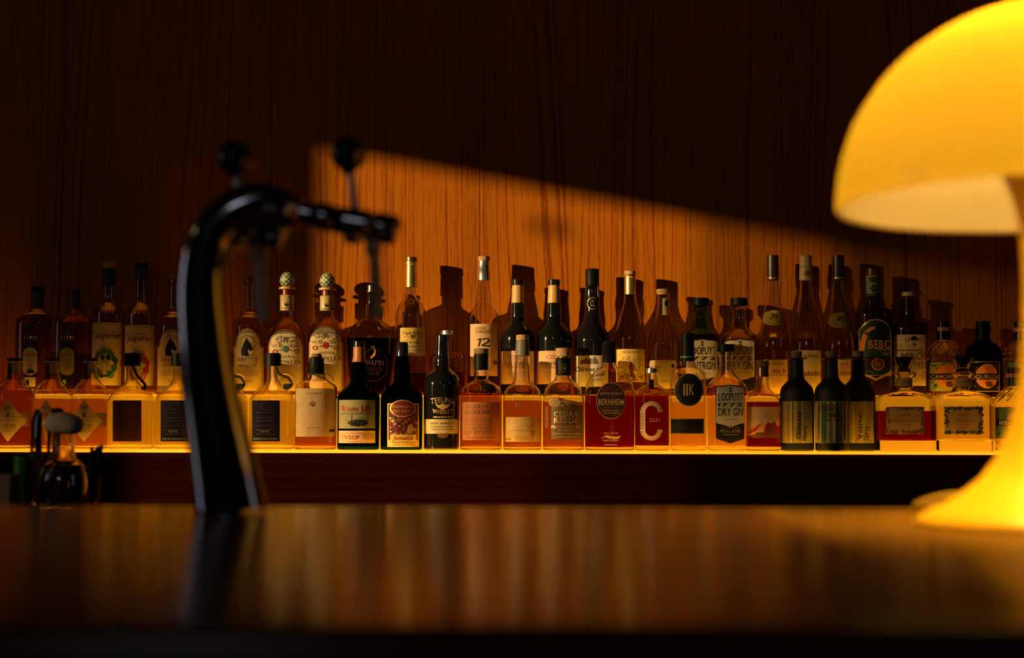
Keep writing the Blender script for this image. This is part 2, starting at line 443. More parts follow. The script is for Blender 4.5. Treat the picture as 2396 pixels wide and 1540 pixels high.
def T(txt, cx, cy, h, w_=None, mat='ink_black', bold=False, serif=False, shear=0.0, rot=0, arc=0.0):
    vs, fs, W = layout(txt, bold, serif)
    sy = h/CAPH; sx = (w_/W) if w_ else sy*0.9
    pv = []
    for x, y in vs:
        X = (x-W/2)*sx + shear*(y*sy-h/2); Yv = -(y*sy-h/2)
        if arc: Yv += arc*((2*(x-W/2)/W)**2)
        if rot: X, Yv = Yv, -X
        pv.append((cx+X, cy+Yv))
    gw = min(12, sx*0.8)
    return [(pv, fs, mat, gw*gw/8/45*0.7)]
def line(x0, y0, x1, y1, w_, mat):
    d = sqrt((x1-x0)**2+(y1-y0)**2); nx, ny = -(y1-y0)/d*w_/2, (x1-x0)/d*w_/2
    k = max(1, int(d/5)); pv, pf = [], []
    for i in range(k+1):
        t = i/k; x = x0+(x1-x0)*t; y = y0+(y1-y0)*t
        pv += [(x+nx, y+ny), (x-nx, y-ny)]
    for i in range(k): pf.append((2*i, 2*i+1, 2*i+3, 2*i+2))
    return [(pv, pf, mat, 0)]
def dash(x0, x1, ys, h, mat, wmin=2, wmax=6, gap=1.3):
    pv, pf = [], []
    for y in ys:
        x = x0+random.random()*2
        while x < x1-1:
            w_ = min(random.uniform(wmin, wmax), x1-x); n = len(pv)
            pv += [(x, y-h/2), (x+w_, y-h/2), (x+w_, y+h/2), (x, y+h/2)]; pf.append((n, n+1, n+2, n+3)); x += w_+gap
    return [(pv, pf, mat, 0)]
def poly(pts, mat, m_=4.0):
    pv = [tuple(p) for p in pts]; out = []
    st = [tuple(t) for t in tessellate_polygon([[Vector((x, y, 0)) for x, y in pts]])]; mid = {}
    while st:
        t = st.pop()
        e = [(sqrt((pv[t[i]][0]-pv[t[(i+1) % 3]][0])**2+(pv[t[i]][1]-pv[t[(i+1) % 3]][1])**2), i) for i in range(3)]
        L, i = max(e)
        if L <= m_ or len(out)+len(st) > 400: out.append(t); continue
        a, b, c = t[i], t[(i+1) % 3], t[(i+2) % 3]; k = (min(a, b), max(a, b))
        if k not in mid: mid[k] = len(pv); pv.append(((pv[a][0]+pv[b][0])/2, (pv[a][1]+pv[b][1])/2))
        m = mid[k]; st += [(a, m, c), (m, b, c)]
    return [(pv, out, mat, 0.12)]
def ring(cx, cy, rx, ry, w_, mat, a0=0, a1=360, n=28):
    pv, pf = [], []
    for i in range(n+1):
        a = radians(a0+(a1-a0)*i/n)
        pv += [(cx+rx*cos(a), cy-ry*sin(a)), (cx+(rx-w_)*cos(a), cy-(ry-w_)*sin(a))]
    for i in range(n): pf.append((2*i, 2*i+1, 2*i+3, 2*i+2))
    return [(pv, pf, mat, 0)]
def frame(x0, x1, y0, y1, w_, mat):
    return line(x0, y0+w_/2, x1, y0+w_/2, w_, mat)+line(x0, y1-w_/2, x1, y1-w_/2, w_, mat)+line(x0+w_/2, y0, x0+w_/2, y1, w_, mat)+line(x1-w_/2, y0, x1-w_/2, y1, w_, mat)
def scribble(x0, x1, y, h, mat, w_=0.8, loops=5):
    pts = []; n = loops*8
    for i in range(n+1):
        t = i/n; pts.append((x0+(x1-x0)*t+h*0.35*sin(t*loops*2*pi), y-h/2*cos(t*loops*2*pi)*(0.5+0.5*abs(sin(t*9+1)))))
    out = []
    for a, b in zip(pts, pts[1:]): out += line(*a, *b, w_, mat)
    # merge to one item
    pv, pf = [], []
    for v, f, m, l in out:
        n0 = len(pv); pv += v; pf += [tuple(n0+i for i in q) for q in f]
    return [(pv, pf, mat, 0.1)]
def specks(x0, x1, y0, y1, n, mat, s=2.0, inside=None):
    pv, pf = [], []
    for _ in range(n):
        x, y = random.uniform(x0, x1), random.uniform(y0, y1)
        if inside and not inside(x, y): continue
        k = random.randint(3, 5); n0 = len(pv); a0 = random.random()*6; r = s*random.uniform(0.5, 1.2)
        for i in range(k): pv.append((x+r*cos(a0+2*pi*i/k)*random.uniform(0.6, 1.2), y+r*sin(a0+2*pi*i/k)*random.uniform(0.6, 1.2)))
        pf.append(tuple(range(n0, n0+k)))
    return [(pv, pf, mat, 0.05)]
def diamond_cut(amp=0.0016, k=12, m=150, zlo=0.0, zhi=1):
    def f(s, r, z):
        if z < zlo or z > zhi: return r
        out = []
        N = len(r)
        for i, v in enumerate(r):
            t = 2*pi*i/N
            d = abs(sin(k*t/1+z*m))*abs(sin(k*t-z*m))
            q = 1-amp*(1-min(1, d*3))/max(v.xy.length, 0.01)
            out.append(Vector((v.x*q, v.y*q, v.z)))
        return out
    return f
# ---------------------------------------------------------------- setting
def wood(name, dark, light, axis='z', scale=1.0, rough=0.4, coat=0.0, ramp=(0.25, 0.6)):
    m = principled(name, light, rough, coat=coat); nt = m.node_tree; b = nt.nodes['Principled BSDF']
    tc = nn(m, 'ShaderNodeTexCoord')
    st = {'z': (1, 1, 0.07), 'x': (0.07, 1, 1), 'y': (1, 0.07, 1)}[axis]
    mp = nn(m, 'ShaderNodeMapping'); mp.inputs['Scale'].default_value = [c*scale for c in st]
    nt.links.new(tc.outputs['Object'], mp.inputs[0])
    # slow wander that makes cathedral figures
    n1 = nn(m, 'ShaderNodeTexNoise'); n1.inputs['Scale'].default_value = 3.2; n1.inputs['Detail'].default_value = 2
    nt.links.new(mp.outputs[0], n1.inputs['Vector'])
    sep = nn(m, 'ShaderNodeSeparateXYZ'); nt.links.new(mp.outputs[0], sep.inputs[0])
    ax = 'X' if axis in 'zy' else 'Z'
    a = nn(m, 'ShaderNodeMath', operation='MULTIPLY_ADD'); a.inputs[1].default_value = 0.33; nt.links.new(n1.outputs['Fac'], a.inputs[0]); nt.links.new(sep.outputs[ax], a.inputs[2])
    n2 = nn(m, 'ShaderNodeTexNoise', noise_dimensions='1D'); n2.inputs['Scale'].default_value = 115; n2.inputs['Detail'].default_value = 3; n2.inputs['Roughness'].default_value = 0.65
    nt.links.new(a.outputs[0], n2.inputs['W'])
    n3 = nn(m, 'ShaderNodeTexNoise'); n3.inputs['Scale'].default_value = 260; n3.inputs['Detail'].default_value = 4
    nt.links.new(mp.outputs[0], n3.inputs['Vector'])
    n4 = nn(m, 'ShaderNodeTexNoise'); n4.inputs['Scale'].default_value = 7; n4.inputs['Detail'].default_value = 2
    nt.links.new(mp.outputs[0], n4.inputs['Vector'])
    x1 = nn(m, 'ShaderNodeMath', operation='MULTIPLY_ADD'); x1.inputs[1].default_value = 0.45; nt.links.new(n3.outputs['Fac'], x1.inputs[0]); nt.links.new(n2.outputs['Fac'], x1.inputs[2])
    x2 = nn(m, 'ShaderNodeMath', operation='MULTIPLY_ADD'); x2.inputs[1].default_value = 0.35; nt.links.new(n4.outputs['Fac'], x2.inputs[0]); nt.links.new(x1.outputs[0], x2.inputs[2])
    x3 = nn(m, 'ShaderNodeMath', operation='SUBTRACT'); x3.inputs[1].default_value = 0.42; nt.links.new(x2.outputs[0], x3.inputs[0])
    cr = nn(m, 'ShaderNodeValToRGB'); cr.color_ramp.elements[0].position = ramp[0]; cr.color_ramp.elements[1].position = ramp[1]
    cr.color_ramp.elements[0].color = (*dark, 1); cr.color_ramp.elements[1].color = (*light, 1)
    nt.links.new(x3.outputs[0], cr.inputs[0]); nt.links.new(cr.outputs[0], b.inputs['Base Color'])
    bp = nn(m, 'ShaderNodeBump'); bp.inputs['Strength'].default_value = 0.15; bp.inputs['Distance'].default_value = 0.0005
    nt.links.new(x3.outputs[0], bp.inputs['Height'])
    if rough > 0.3: nt.links.new(bp.outputs[0], b.inputs['Normal'])
    return m
wood('wall_wood', (0.20, 0.034, 0.0015), (0.41, 0.12, 0.003), 'z', 1.0, 0.6, ramp=(0.24, 0.48))
MATS['wall_wood'].node_tree.nodes['Principled BSDF'].inputs['Specular IOR Level'].default_value = 0.12
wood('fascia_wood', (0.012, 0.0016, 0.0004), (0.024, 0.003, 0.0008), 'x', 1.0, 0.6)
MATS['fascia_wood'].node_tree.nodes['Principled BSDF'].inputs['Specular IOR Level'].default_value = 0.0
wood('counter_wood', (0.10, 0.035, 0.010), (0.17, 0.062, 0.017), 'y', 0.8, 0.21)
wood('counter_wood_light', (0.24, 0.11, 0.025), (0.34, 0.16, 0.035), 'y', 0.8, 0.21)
for _n in ('counter_wood', 'counter_wood_light'):
    _m = MATS[_n]; _b = _m.node_tree.nodes['Principled BSDF']; _b.inputs['Roughness'].default_value = 0.17; _b.inputs['Anisotropic'].default_value = 0.0
    _c = nn(_m, 'ShaderNodeCombineXYZ'); _c.inputs[1].default_value = 1.0; _m.node_tree.links.new(_c.outputs[0], _b.inputs['Tangent'])
principled('plaster', (0.05, 0.03, 0.02), 0.8); principled('floor_dark', (0.05, 0.03, 0.02), 0.5); vary(MATS['floor_dark'], 4, (0.03, 0.018, 0.012), (0.07, 0.04, 0.025), vec=(1, 0.1, 1))
principled('window_frame_paint', (0.1, 0.07, 0.05), 0.5)
principled('bar_front_dark', (0.02, 0.01, 0.006), 0.5)
def emis(name, col, st, base=(0.8, 0.5, 0.2)):
    return principled(name, base, 0.35, emit=col, estr=st)
GLOW = (1.0, 0.29, 0.008)
emis('lit_acrylic', GLOW, 1.7, (0.5, 0.3, 0.1)); emis('lit_riser', (1, 0.38, 0.008), 0.66, (0.5, 0.3, 0.1))
def struct(o, label=None): o['kind'] = 'structure'; return o
seam = P(137, 700, YWALL).x
wl = box('wall_back', [(-5.0, seam-0.0015, YWALL, YWALL+0.1, 0, 3.2), (seam+0.0015, 4.2, YWALL, YWALL+0.1, 0, 3.2), (seam-0.002, seam+0.002, YWALL+0.004, YWALL+0.1, 0, 3.2)], 'wall_wood'); struct(wl)
WX, WY0, WY1, WZ0, WZ1 = -4.8, -0.35, 3.665-(4.8-0.504)/tan(radians(60))-0.01, 1.15, 2.745
struct(box('wall_left', [(-4.95, WX, -3.1, WY0, 0, 3.2), (-4.95, WX, WY1, 3.668, 0, 3.2), (-4.95, WX, WY0, WY1, 0, WZ0), (-4.95, WX, WY0, WY1, WZ1, 3.2)], 'plaster'))
struct(box('wall_right', (4.2, 4.3, -3.1, 3.668, 0, 3.2), 'plaster'))
struct(box('wall_front', (-4.95, 4.3, -3.2, -3.0, 0, 3.2), 'plaster'))
struct(box('floor', (-4.95, 4.3, -3.2, 3.8, -0.1, 0), 'floor_dark'))
struct(box('ceiling', (-4.95, 4.3, -3.2, 3.8, 3.2, 3.3), 'plaster'))
e = 0.05
wf = box('window_1', [(-4.94, -4.86, WY0-0.0, WY0+e*0.6, WZ0, WZ1), (-4.94, -4.86, WY0, WY1, WZ0, WZ0+e)], 'window_frame_paint'); struct(wf)
# sheer layers added, out of view, to dim the sun towards the right
def sun_screen(name, y0, y1, T_, label):
    m = bpy.data.materials.new(name); m.use_nodes = True; nt = m.node_tree
    b = nt.nodes['Principled BSDF']; b.inputs['Base Color'].default_value = (0.6, 0.5, 0.4, 1); b.inputs['Roughness'].default_value = 0.8
    tr = nn(m, 'ShaderNodeBsdfTransparent'); mx = nn(m, 'ShaderNodeMixShader'); mx.inputs[0].default_value = T_
    nt.links.new(b.outputs[0], mx.inputs[1]); nt.links.new(tr.outputs[0], mx.inputs[2]); nt.links.new(mx.outputs[0], nt.nodes['Material Output'].inputs[0])
    MATS[name] = m
    vs, fs = [], []; n = 60
    for i in range(n+1):
        y = y0+(y1-y0)*i/n; x = (-4.66 if T_ < 0.6 else -4.70)+0.012*sin(i*1.1)
        vs += [(x, y, 0.6), (x, y, 2.935)]
    for i in range(n): fs.append((2*i, 2*i+2, 2*i+3, 2*i+1))
    o = mk(name, vs, fs, name); tag(o, label, 'sun_screen', 'unseen sheer screens added to dim the sun')
    so = o.modifiers.new('s', 'SOLIDIFY'); so.thickness = 0.0006
sun_screen('added_sun_screen', WY0-0.1, 0.50, 0.46, 'unseen sheer screen added to dim the sun over half the left window')
sun_screen('added_sun_screen', WY0-0.1, 0.68, 0.66, 'second unseen sun-dimming screen added a little farther across the left window')
rod = box('added_screen_rod', (-4.75, -4.62, WY0-0.15, WY1+0.1, 2.94, 2.96), 'black_cap', bevel=0.004); tag(rod, 'thin dark rod added to carry the unseen sun screens', 'rod')  # unseen rod, added only to hold the sheer layers
cp = empty('added_shadow_bead', (-4.78, 0.85, 2.94), 'unseen round bead on a thin cord, added to shade a wall spot', 'blocker')  # unseen bead added to cast the soft dark spot on the wall
lathe('bead', [(0, -0.345), (0.012, -0.34), (0.019, -0.325), (0.019, -0.31), (0.012, -0.295), (0, -0.29)], 'dark_cap', cp)
tube('cord', [(0, 0, 0, 0.0008), (0, 0, -0.295, 0.0008)], 'dark_cap', cp, seg=6, sub=1)

SHELF_W, TIER_W = 6.0, 1.0
# back bar: lit shelf, raised lit tier, fascia
XL, XR = -1.31, 1.38
lipt = P(1198, 1061.5, YLIP).z
sf = empty('back_bar_shelf', (0, YLIP, 0), 'long dark wooden back bar shelf with glowing amber top under the bottles', 'shelf')
def cbox(name, b, mat, parent, bevel=0):
    o = box(name, b, mat, None, bevel); o.parent = parent; o.matrix_parent_inverse = Matrix.Translation(-Vector(parent.location)); return o
cbox('lit_panel', (XL, XR, YLIP, YRISE, lipt, ZF), 'lit_acrylic', sf)['label'] = 'glowing amber acrylic shelf panel'
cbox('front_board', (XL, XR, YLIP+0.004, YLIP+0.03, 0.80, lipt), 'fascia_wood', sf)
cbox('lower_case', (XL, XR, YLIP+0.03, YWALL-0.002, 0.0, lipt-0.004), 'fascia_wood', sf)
tr_ = empty('raised_tier', (0, YRISE, ZF), 'glowing amber raised tier carrying the back row of bottles', 'shelf')
cbox('lit_riser', (XL, XR, YRISE+0.001, YRISE+0.008, ZF, ZB-0.002), 'lit_riser', tr_)['label'] = 'glowing amber riser between the two bottle rows'
cbox('lit_tier', (XL, XR, YRISE, YWALL-0.002, ZB-0.002, ZB), 'lit_acrylic', tr_)['label'] = 'glowing amber raised tier panel'
for nm, y0_, y1_, z_, en in (('front', YLIP+0.002, YRISE-0.002, ZF+0.0004, SHELF_W), ('front_edge', YLIP+0.003, YLIP+0.022, ZF+0.0006, 0.8), ('tier', YRISE+0.001, YWALL-0.004, ZB+0.0004, TIER_W), ('tier_edge', YRISE+0.002, YRISE+0.022, ZB+0.0006, 2.0)):  # uplights added on the glowing panels to brighten the bottle labels
    L = add_light('added_uplight_'+nm, 'AREA', en*0.52, (1.0, 0.47, 0.008), (0.03, (y0_+y1_)/2, z_), (radians(180), 0, 0), shape='RECTANGLE', size=2.62, size_y=y1_-y0_); L.data.spread = radians(125)
# bar counter
CT = 1.10
ct = empty('bar_counter', (0, 0.9, 0), 'glossy brown wooden bar counter crossing the foreground', 'counter')
YC0, YC1, XS = 0.615, 1.35, 0.218
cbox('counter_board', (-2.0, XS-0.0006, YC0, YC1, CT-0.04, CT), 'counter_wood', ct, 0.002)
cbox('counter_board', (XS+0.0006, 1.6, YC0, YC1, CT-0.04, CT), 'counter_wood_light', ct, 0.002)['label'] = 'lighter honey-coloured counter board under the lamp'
nv = box('edge_strip', (-2.0, 1.6, 0.545, YC0-0.0006, CT-0.04, CT+0.0002), 'counter_wood', None, 0.011, 5); nv.parent = ct; nv.matrix_parent_inverse = Matrix.Translation(-Vector(ct.location)); nv['label'] = 'rounded front edge strip'
cbox('front_panel', (-2.0, 1.6, 0.62, 0.66, 0.0, CT-0.041), 'bar_front_dark', ct)
cbox('back_panel', (-2.0, 1.6, 1.30, 1.34, 0.0, CT-0.041), 'bar_front_dark', ct)
YJ = 2.30
ZJ = P(1198, 1187, YJ).z
wt = empty('work_counter', (0, 2.25, 0), 'dark bartender worktop just behind the bar counter', 'counter')
cbox('worktop', (-2.2, 1.6, 2.08, 2.385, ZJ-0.03, ZJ), 'bar_front_dark', wt, 0.002)
cbox('case', (-2.2, 1.6, 2.10, 2.37, 0.0, ZJ-0.031), 'bar_front_dark', wt)

# ---------------------------------------------------------------- beer tap
principled('black_chrome', (0.38, 0.38, 0.4), 0.12, 1.0); principled('dark_steel', (0.6, 0.57, 0.53), 0.35, 0.6); principled('bronze_ring', (0.5, 0.24, 0.08), 0.2, 1.0)
principled('ball_black', (0.008, 0.008, 0.008), 0.08, coat=0.4); principled('satin_steel', (0.5, 0.45, 0.38), 0.5, 0.3)
YT = 1.25
base = P(540, 1190, YT); base.z = CT
tp = empty('beer_tap', base, 'black curved beer tap tower with two ball-topped faucets on the counter', 'beer tap')
kt = P(541, 800, YT).x-P(540, 800, YT).x
def TP(px, py, r, dy=0.0):
    k = (YT+dy)/YT
    v = P(px, py, YT+dy)-base
    return (v.x, v.y, v.z, r*kt*k)
col = [TP(540, 1192, 84), TP(524, 1100, 78), TP(506, 1000, 71), TP(488, 890, 65), TP(476, 780, 60), TP(470, 680, 56), TP(478, 600, 54), TP(505, 535, 53), TP(553, 492, 52), TP(608, 472, 47), TP(650, 480, 42), TP(682, 488, 37)]
col[0] = (col[0][0], col[0][1], 0.0, col[0][3])
tw_ = tube('tower', col, 'black_chrome', tp, seg=40, sub=8, flat=0.8)
for v_ in tw_.data.vertices: v_.co.z = max(v_.co.z, 0.0)
tube('collar', [TP(676, 492, 36), TP(682, 493, 40), TP(694, 496, 40), TP(702, 498, 34)], 'bronze_ring', tp, seg=32, sub=1, sharp=30)['label'] = 'bronze collar ring'
def faucet(dx, dy, dY, short):
    f = lambda x, y, r, d=0: TP(x+dx, y+dy, r, dY+d)
    if not short: sh_ = [f(696, 497, 29), f(728, 503, 30), f(756, 508, 34), f(776, 512, 32), f(784, 514, 26)]
    else: sh_ = [TP(645, 490, 30), f(790, 500, 27, -0.01), f(800, 510, 27)]
    b = tube('faucet_shank', sh_, 'black_chrome', tp, seg=28, sub=3)
    bd = tube('faucet_body', [f(782, 513, 24), f(786, 514, 32), f(840, 523, 34), f(862, 528, 35), f(866, 529, 31), f(872, 530, 31), f(876, 531, 36), f(915, 538, 36), f(928, 540, 32), f(931, 541, 20)], 'black_chrome', tp, seg=32, sub=2, sharp=40)
    tube('valve_boss', [f(826, 540, 26), f(826, 562, 24), f(826, 570, 17)], 'black_chrome', bd, seg=24, sub=1)
    nz_ = tube('nozzle', [f(873, 560, 19), f(874, 590, 20), f(876, 602, 14), f(878, 640, 15), f(882, 700, 14.5), f(884, 742, 13.5)], 'satin_steel', bd, seg=24, sub=2); nz_['label'] = 'grey steel pouring nozzle'
    lr_ = tube('lever_rod', [f(832, 495, 11), f(826, 450, 10), f(821, 404, 9)], 'dark_steel', tp, seg=16, sub=2); lr_['label'] = 'bright steel lever rod'
    bp_ = f(815, 360, 42)
    prof = [(0, -bp_[3]*1.22), (bp_[3]*0.25, -bp_[3]*1.2), (bp_[3]*0.36, -bp_[3]*1.02)]+[(bp_[3]*cos(radians(a)), bp_[3]*sin(radians(a))) for a in range(-62, 90, 8)]+[(0, bp_[3])]
    lathe('ball_knob', prof, 'ball_black', lr_, seg=36, M=Matrix.Translation(bp_[:3]), sharp=60)
faucet(0, 0, 0, False)
faucet(-266, 10, 0.05, True)

# ---------------------------------------------------------------- mushroom lamp
principled('lamp_body', (0.9, 0.5, 0.04), 0.3)
m = bpy.data.materials.new('opal_shade'); m.use_nodes = True; nt = m.node_tree; MATS['opal_shade'] = m
b = nt.nodes['Principled BSDF']; b.inputs['Base Color'].default_value = (0.9, 0.8, 0.5, 1); b.inputs['Roughness'].default_value = 0.25
tl = nn(m, 'ShaderNodeBsdfTranslucent'); tl.inputs[0].default_value = (1.0, 0.72, 0.05, 1); mx = nn(m, 'ShaderNodeMixShader'); mx.inputs[0].default_value = 0.5
nt.links.new(b.outputs[0], mx.inputs[1]); nt.links.new(tl.outputs[0], mx.inputs[2]); nt.links.new(mx.outputs[0], nt.nodes['Material Output'].inputs[0])
m = bpy.data.materials.new('clear_acrylic_lining'); m.use_nodes = True; nt = m.node_tree; MATS['clear_acrylic_lining'] = m
b = nt.nodes['Principled BSDF']; b.inputs['Base Color'].default_value = (0.9, 0.85, 0.7, 1); b.inputs['Roughness'].default_value = 0.3
tl = nn(m, 'ShaderNodeBsdfTransparent'); tl.inputs[0].default_value = (1.0, 0.96, 0.85, 1); mx = nn(m, 'ShaderNodeMixShader'); mx.inputs[0].default_value = 0.92
nt.links.new(b.outputs[0], mx.inputs[1]); nt.links.new(tl.outputs[0], mx.inputs[2]); nt.links.new(mx.outputs[0], nt.nodes['Material Output'].inputs[0])
YL = 1.13
lb = P(2452, 1221, YL); lb.z = CT
RIM = P(2452, 476, YL).z-CT; RS = 0.1605
lp = empty('table_lamp', lb, 'glowing yellow mushroom table lamp with domed shade on the counter', 'lamp')
lathe('stand', [(0, 0), (0.098, 0), (0.102, 0.002), (0.1, 0.005), (0.088, 0.011), (0.068, 0.021), (0.050, 0.036), (0.037, 0.054), (0.027, 0.08), (0.0205, 0.11), (0.0165, 0.15), (0.0150, 0.19), (0.0158, 0.225), (0.019, 0.25), (0.025, 0.27), (0.034, 0.29), (0.04, 0.302), (0.038, 0.304), (0, 0.304)], 'lamp_body', lp, seg=64, sharp=60)
pr = []
for i in range(25):
    a = radians(90*i/24); pr.append((RS*cos(a)*(1 if i < 24 else 0), RIM+RS*1.0*sin(a)))
inn = [(max(0, (RS-0.004)*cos(radians(90*i/24))) if i < 24 else 0, RIM+(RS-0.004)*sin(radians(90*i/24))) for i in range(24, -1, -1)]
lathe('lamp_shade', inn+[(RS-0.003, RIM-0.0025), (RS-0.0012, RIM-0.0025)]+pr, 'opal_shade', lp, seg=96, sharp=80)
shd = lp.children[-1] if lp.children else None
shd = [o for o in bpy.data.objects if o.name.startswith('lamp_shade')][0]; shd['label'] = 'yellow glowing dome shade'; shd.data.materials.append(MATS['clear_acrylic_lining'])
for pl in shd.data.polygons:
    c_ = pl.center; r_ = Vector((c_.x, c_.y, c_.z-RIM)).length
    if r_ < RS-0.0027 and c_.z > RIM: pl.material_index = 1
lathe('bulb', [(0, 0.305), (0.014, 0.306), (0.014, 0.318), (0.02, 0.33), (0.024, 0.345), (0.02, 0.36), (0.01, 0.368), (0, 0.37)], emis('bulb_glow', (1, 0.55, 0.12), 6), lp, seg=32)
principled('lamp_cord', (0.45, 0.28, 0.06), 0.5)
tube('power_cord', [(0.03, 0.10, 0.006, 0.003), (0.0, 0.16, 0.0137, 0.003), (-0.02, 0.17, 0.0145, 0.003), (-0.04, 0.18, 0.010, 0.003), (-0.052, 0.186, 0.0035, 0.003), (-0.03, 0.2, 0.0035, 0.003), (0.1, 0.2, 0.0035, 0.003), (0.4, 0.19, 0.0035, 0.003)], 'lamp_cord', lp, seg=12)
LAMP = add_light('lamp_bulb_light', 'POINT', 2.8, (1, 0.62, 0.19), lb+Vector((0, 0, 0.385)), shadow_soft_size=0.012)

dl = add_light('added_down_light', 'AREA', 2.6, (1, 0.58, 0.06), lb+Vector((0, 0, 0.345)), (0, 0, 0), shape='DISK', size=0.12); dl.data.spread = radians(85)  # disc light added under the shade to brighten stand and counter
# two small pendant lamps left of the picture, mirrored as points in the tap
for px_, py_, pz_, lab_ in ((-2.3, 0.9, 2.35, 'small warm glass globe pendant, the higher of the two left of the bar'), (-2.5, 1.5, 2.0, 'small warm glass globe pendant, the lower of the two left of the bar')):
    pd = empty('pendant_lamp', (px_, py_, pz_), lab_, 'lamp', 'globe pendants left of the bar')
    lathe('globe', [(0, -0.035)]+[(0.035*cos(radians(a)), 0.035*sin(radians(a))) for a in range(-75, 80, 15)]+[(0, 0.035)], emis('globe_glow', (1, 0.6, 0.25), 14), pd, seg=24)
    tube('cord', [(0, 0, 0.034, 0.003), (0, 0, 3.2-pz_, 0.003)], 'black_cap', pd, seg=8, sub=1)
# ================================================================ FRONT ROW
def wf(cx, label, liq, lev, d):
    b = Bottle('genever_bottle', 'F', cx, [(848, 15), (872, 15.5), (882, 17), (893, 24), (905, 34), (918, 41), (930, 43.5), (1053, 43)], label)
    b.glass().liquid(liq, lev)
    b.cap('cap', [(838, 17), (847, 17)], 'dark_cap', ribs=24)
    x = cx-9
    b.sheet('label', sh('rect', x+22, x+42, 966, 998, 'sand_paper')+sh('diamond', x-37, x+37, 936, 1034, 'cream_paper')
        + T('WF', x, 955, 9, 17, 'ink_red', True, True)+T('GENEVER', x, 996, 6, 34, 'ink_brown', serif=True)+dash(x-16, x+16, [1003, 1009], 1, 'ink_brown')
        + sh('blob', x-4, x+4, 966, 978, 'ink_grey')+scribble(x+4, x+32, 976, 3, 'ink_brown', 0.7, 6)+dash(x-22, x+20, [984], 1.2, 'ink_brown'), None)
    b.sheet('neck_strip', sh('rect', cx-13, cx-1, 850, 888, 'dark_red_paper')+sh('rect', cx-1, cx+12, 850, 874, 'cream_paper'), None, label='red and cream neck strip')
    return b
wf(29, 'clear bottle with diamond label and dark liquor, leftmost in the front row', 'brown_spirit', 914, 0)
wf(118, 'clear bottle with red and cream neck strip directly behind the glass jug of bar tools', 'tan_spirit', 934, 0)
wf(207, 'clear bottle with cream diamond label and red initials, left of the brown-label bottle', 'tan_spirit', 934, 0)
def loop_handle(b, cx, cy, r, mat='clear_glass', name='handle'):
    q = [P(cx+r*cos(radians(a)), cy-r*sin(radians(a)), b.Y) for a in range(200, -130, -22)]
    q = [(v.x-b.x0, 0.0, v.z-b.z0, 3.0*b.pm) for v in q]
    return tube(name, q, mat, b.root, seg=12, sub=3)
def flagon(cx, label, labelmat, lx, strap, ring_=True, film=False, gl='clear_glass'):
    b = Bottle('liquor_bottle', 'F', cx, [(858, 13), (885, 13), (897, 18), (908, 29), (920, 42), (932, 50), (942, 52), (1053, 51.5)], label, nb=2.6)
    b.glass(gl).liquid('clear_spirit', 938)
    b.cap('cap', [(827, 18.5), (857, 18.5)], 'black_cap')
    b.sheet('label', sh('rect', lx-33, lx+33, 937, 1033, labelmat)+(
        (ring(lx, 951, 12, 9, 1.2, 'ink_purple')+dash(lx-22, lx+22, [966, 978, 985, 996, 1006, 1016], 1.6, 'ink_purple')+T('700 ML', lx-2, 1010, 5, 22, 'ink_grey')+dash(lx-29, lx+29, [1027], 2.5, 'ink_grey')) if not film else
        (sum([line(lx+dx, 1020, lx+dx*1.9, 950+abs(dx)*1.2, 1.0, 'ink_brown') for dx in (-14, -10, -6, -3, 0, 3, 6, 10, 14)], [])+dash(lx-20, lx+20, [960, 990, 1010], 1.4, 'ink_brown'))), None)
    if strap:
        pts = [(cx+8, 855), (cx+16, 874), (cx+27, 889), (cx+36, 899), (cx+38, 908), (cx+33, 912), (cx+29, 906)]
        tube('strap', [((lambda v: (v.x-b.x0, -0.012, v.z-b.z0, 3.2*b.pm))(P(x, y, b.Y))) for x, y in pts], 'leather', b.root, seg=10, sub=4)
    if ring_:
        hx = cx+34
        loop_handle(b, hx-2, 894, 16)
        pts = [(cx+12, 860), (cx+17, 874), (cx+27, 880), (cx+40, 886), (cx+47, 900), (cx+38, 910), (cx+30, 903)]
        st2 = tube('strap', [((lambda v: (v.x-b.x0, -0.006, v.z-b.z0, 2.6*b.pm))(P(x, y, b.Y))) for x, y in pts], 'leather', b.root, seg=10, sub=4)
        q = P(cx+38, 905, b.Y)
        box('strap_tag', (q.x-b.x0-0.010, q.x-b.x0+0.008, -0.012, -0.008, q.z-b.z0-0.005, q.z-b.z0+0.007), 'leather', st2, 0.001)
    return b
flagon(305, 'square-shouldered clear bottle with brown see-through label and black strap curling off its cap', 'brown_film', 297, True, False, True)
flagon(415, 'black-capped flagon with dark label, immediately left of the beer tap tower', 'navy_paper', 409, False)
flagon(525, 'flagon hidden behind the beer tap tower with only its handle loop showing', 'navy_paper', 513, False)
flagon(636, 'black-capped flagon with dark label, glass loop handle and leather strap, right of the tap tower', 'navy_paper', 622, False)
# frosted bottle
b = Bottle('liquor_bottle', 'F', 738, [(876, 20), (884, 21), (890, 27), (896, 38), (902, 46), (910, 49), (1053, 48.5)], 'squat bottle with full frosted cream label and black cloth-wrapped cap with dangling string', nb=2.3)
b.glass().liquid('amber_spirit', 1000)
b.cap('cap', [(836, 13), (838, 17), (874, 18.5), (876, 18)], 'black_cap')
b.cap('cork_top', [(828, 11), (836, 13)], 'dark_cork')
b.sheet('label', sh('rect', 690, 786, 909, 1022, 'frost_paper')+T('AUTHENTIC', 736, 921, 4, 36, 'ink_brown', serif=True)+ring(732, 947, 7, 8, 2.5, 'ink_brown', -20, 200)+sh('blob', 729, 735, 944, 952, 'ink_brown')
    + dash(712, 752, [968, 976, 984, 992], 0.9, 'ink_orange')+dash(718, 748, [1001], 1, 'ink_brown')+sh('rect', 769, 778, 1005, 1011, 'ink_black'), None)
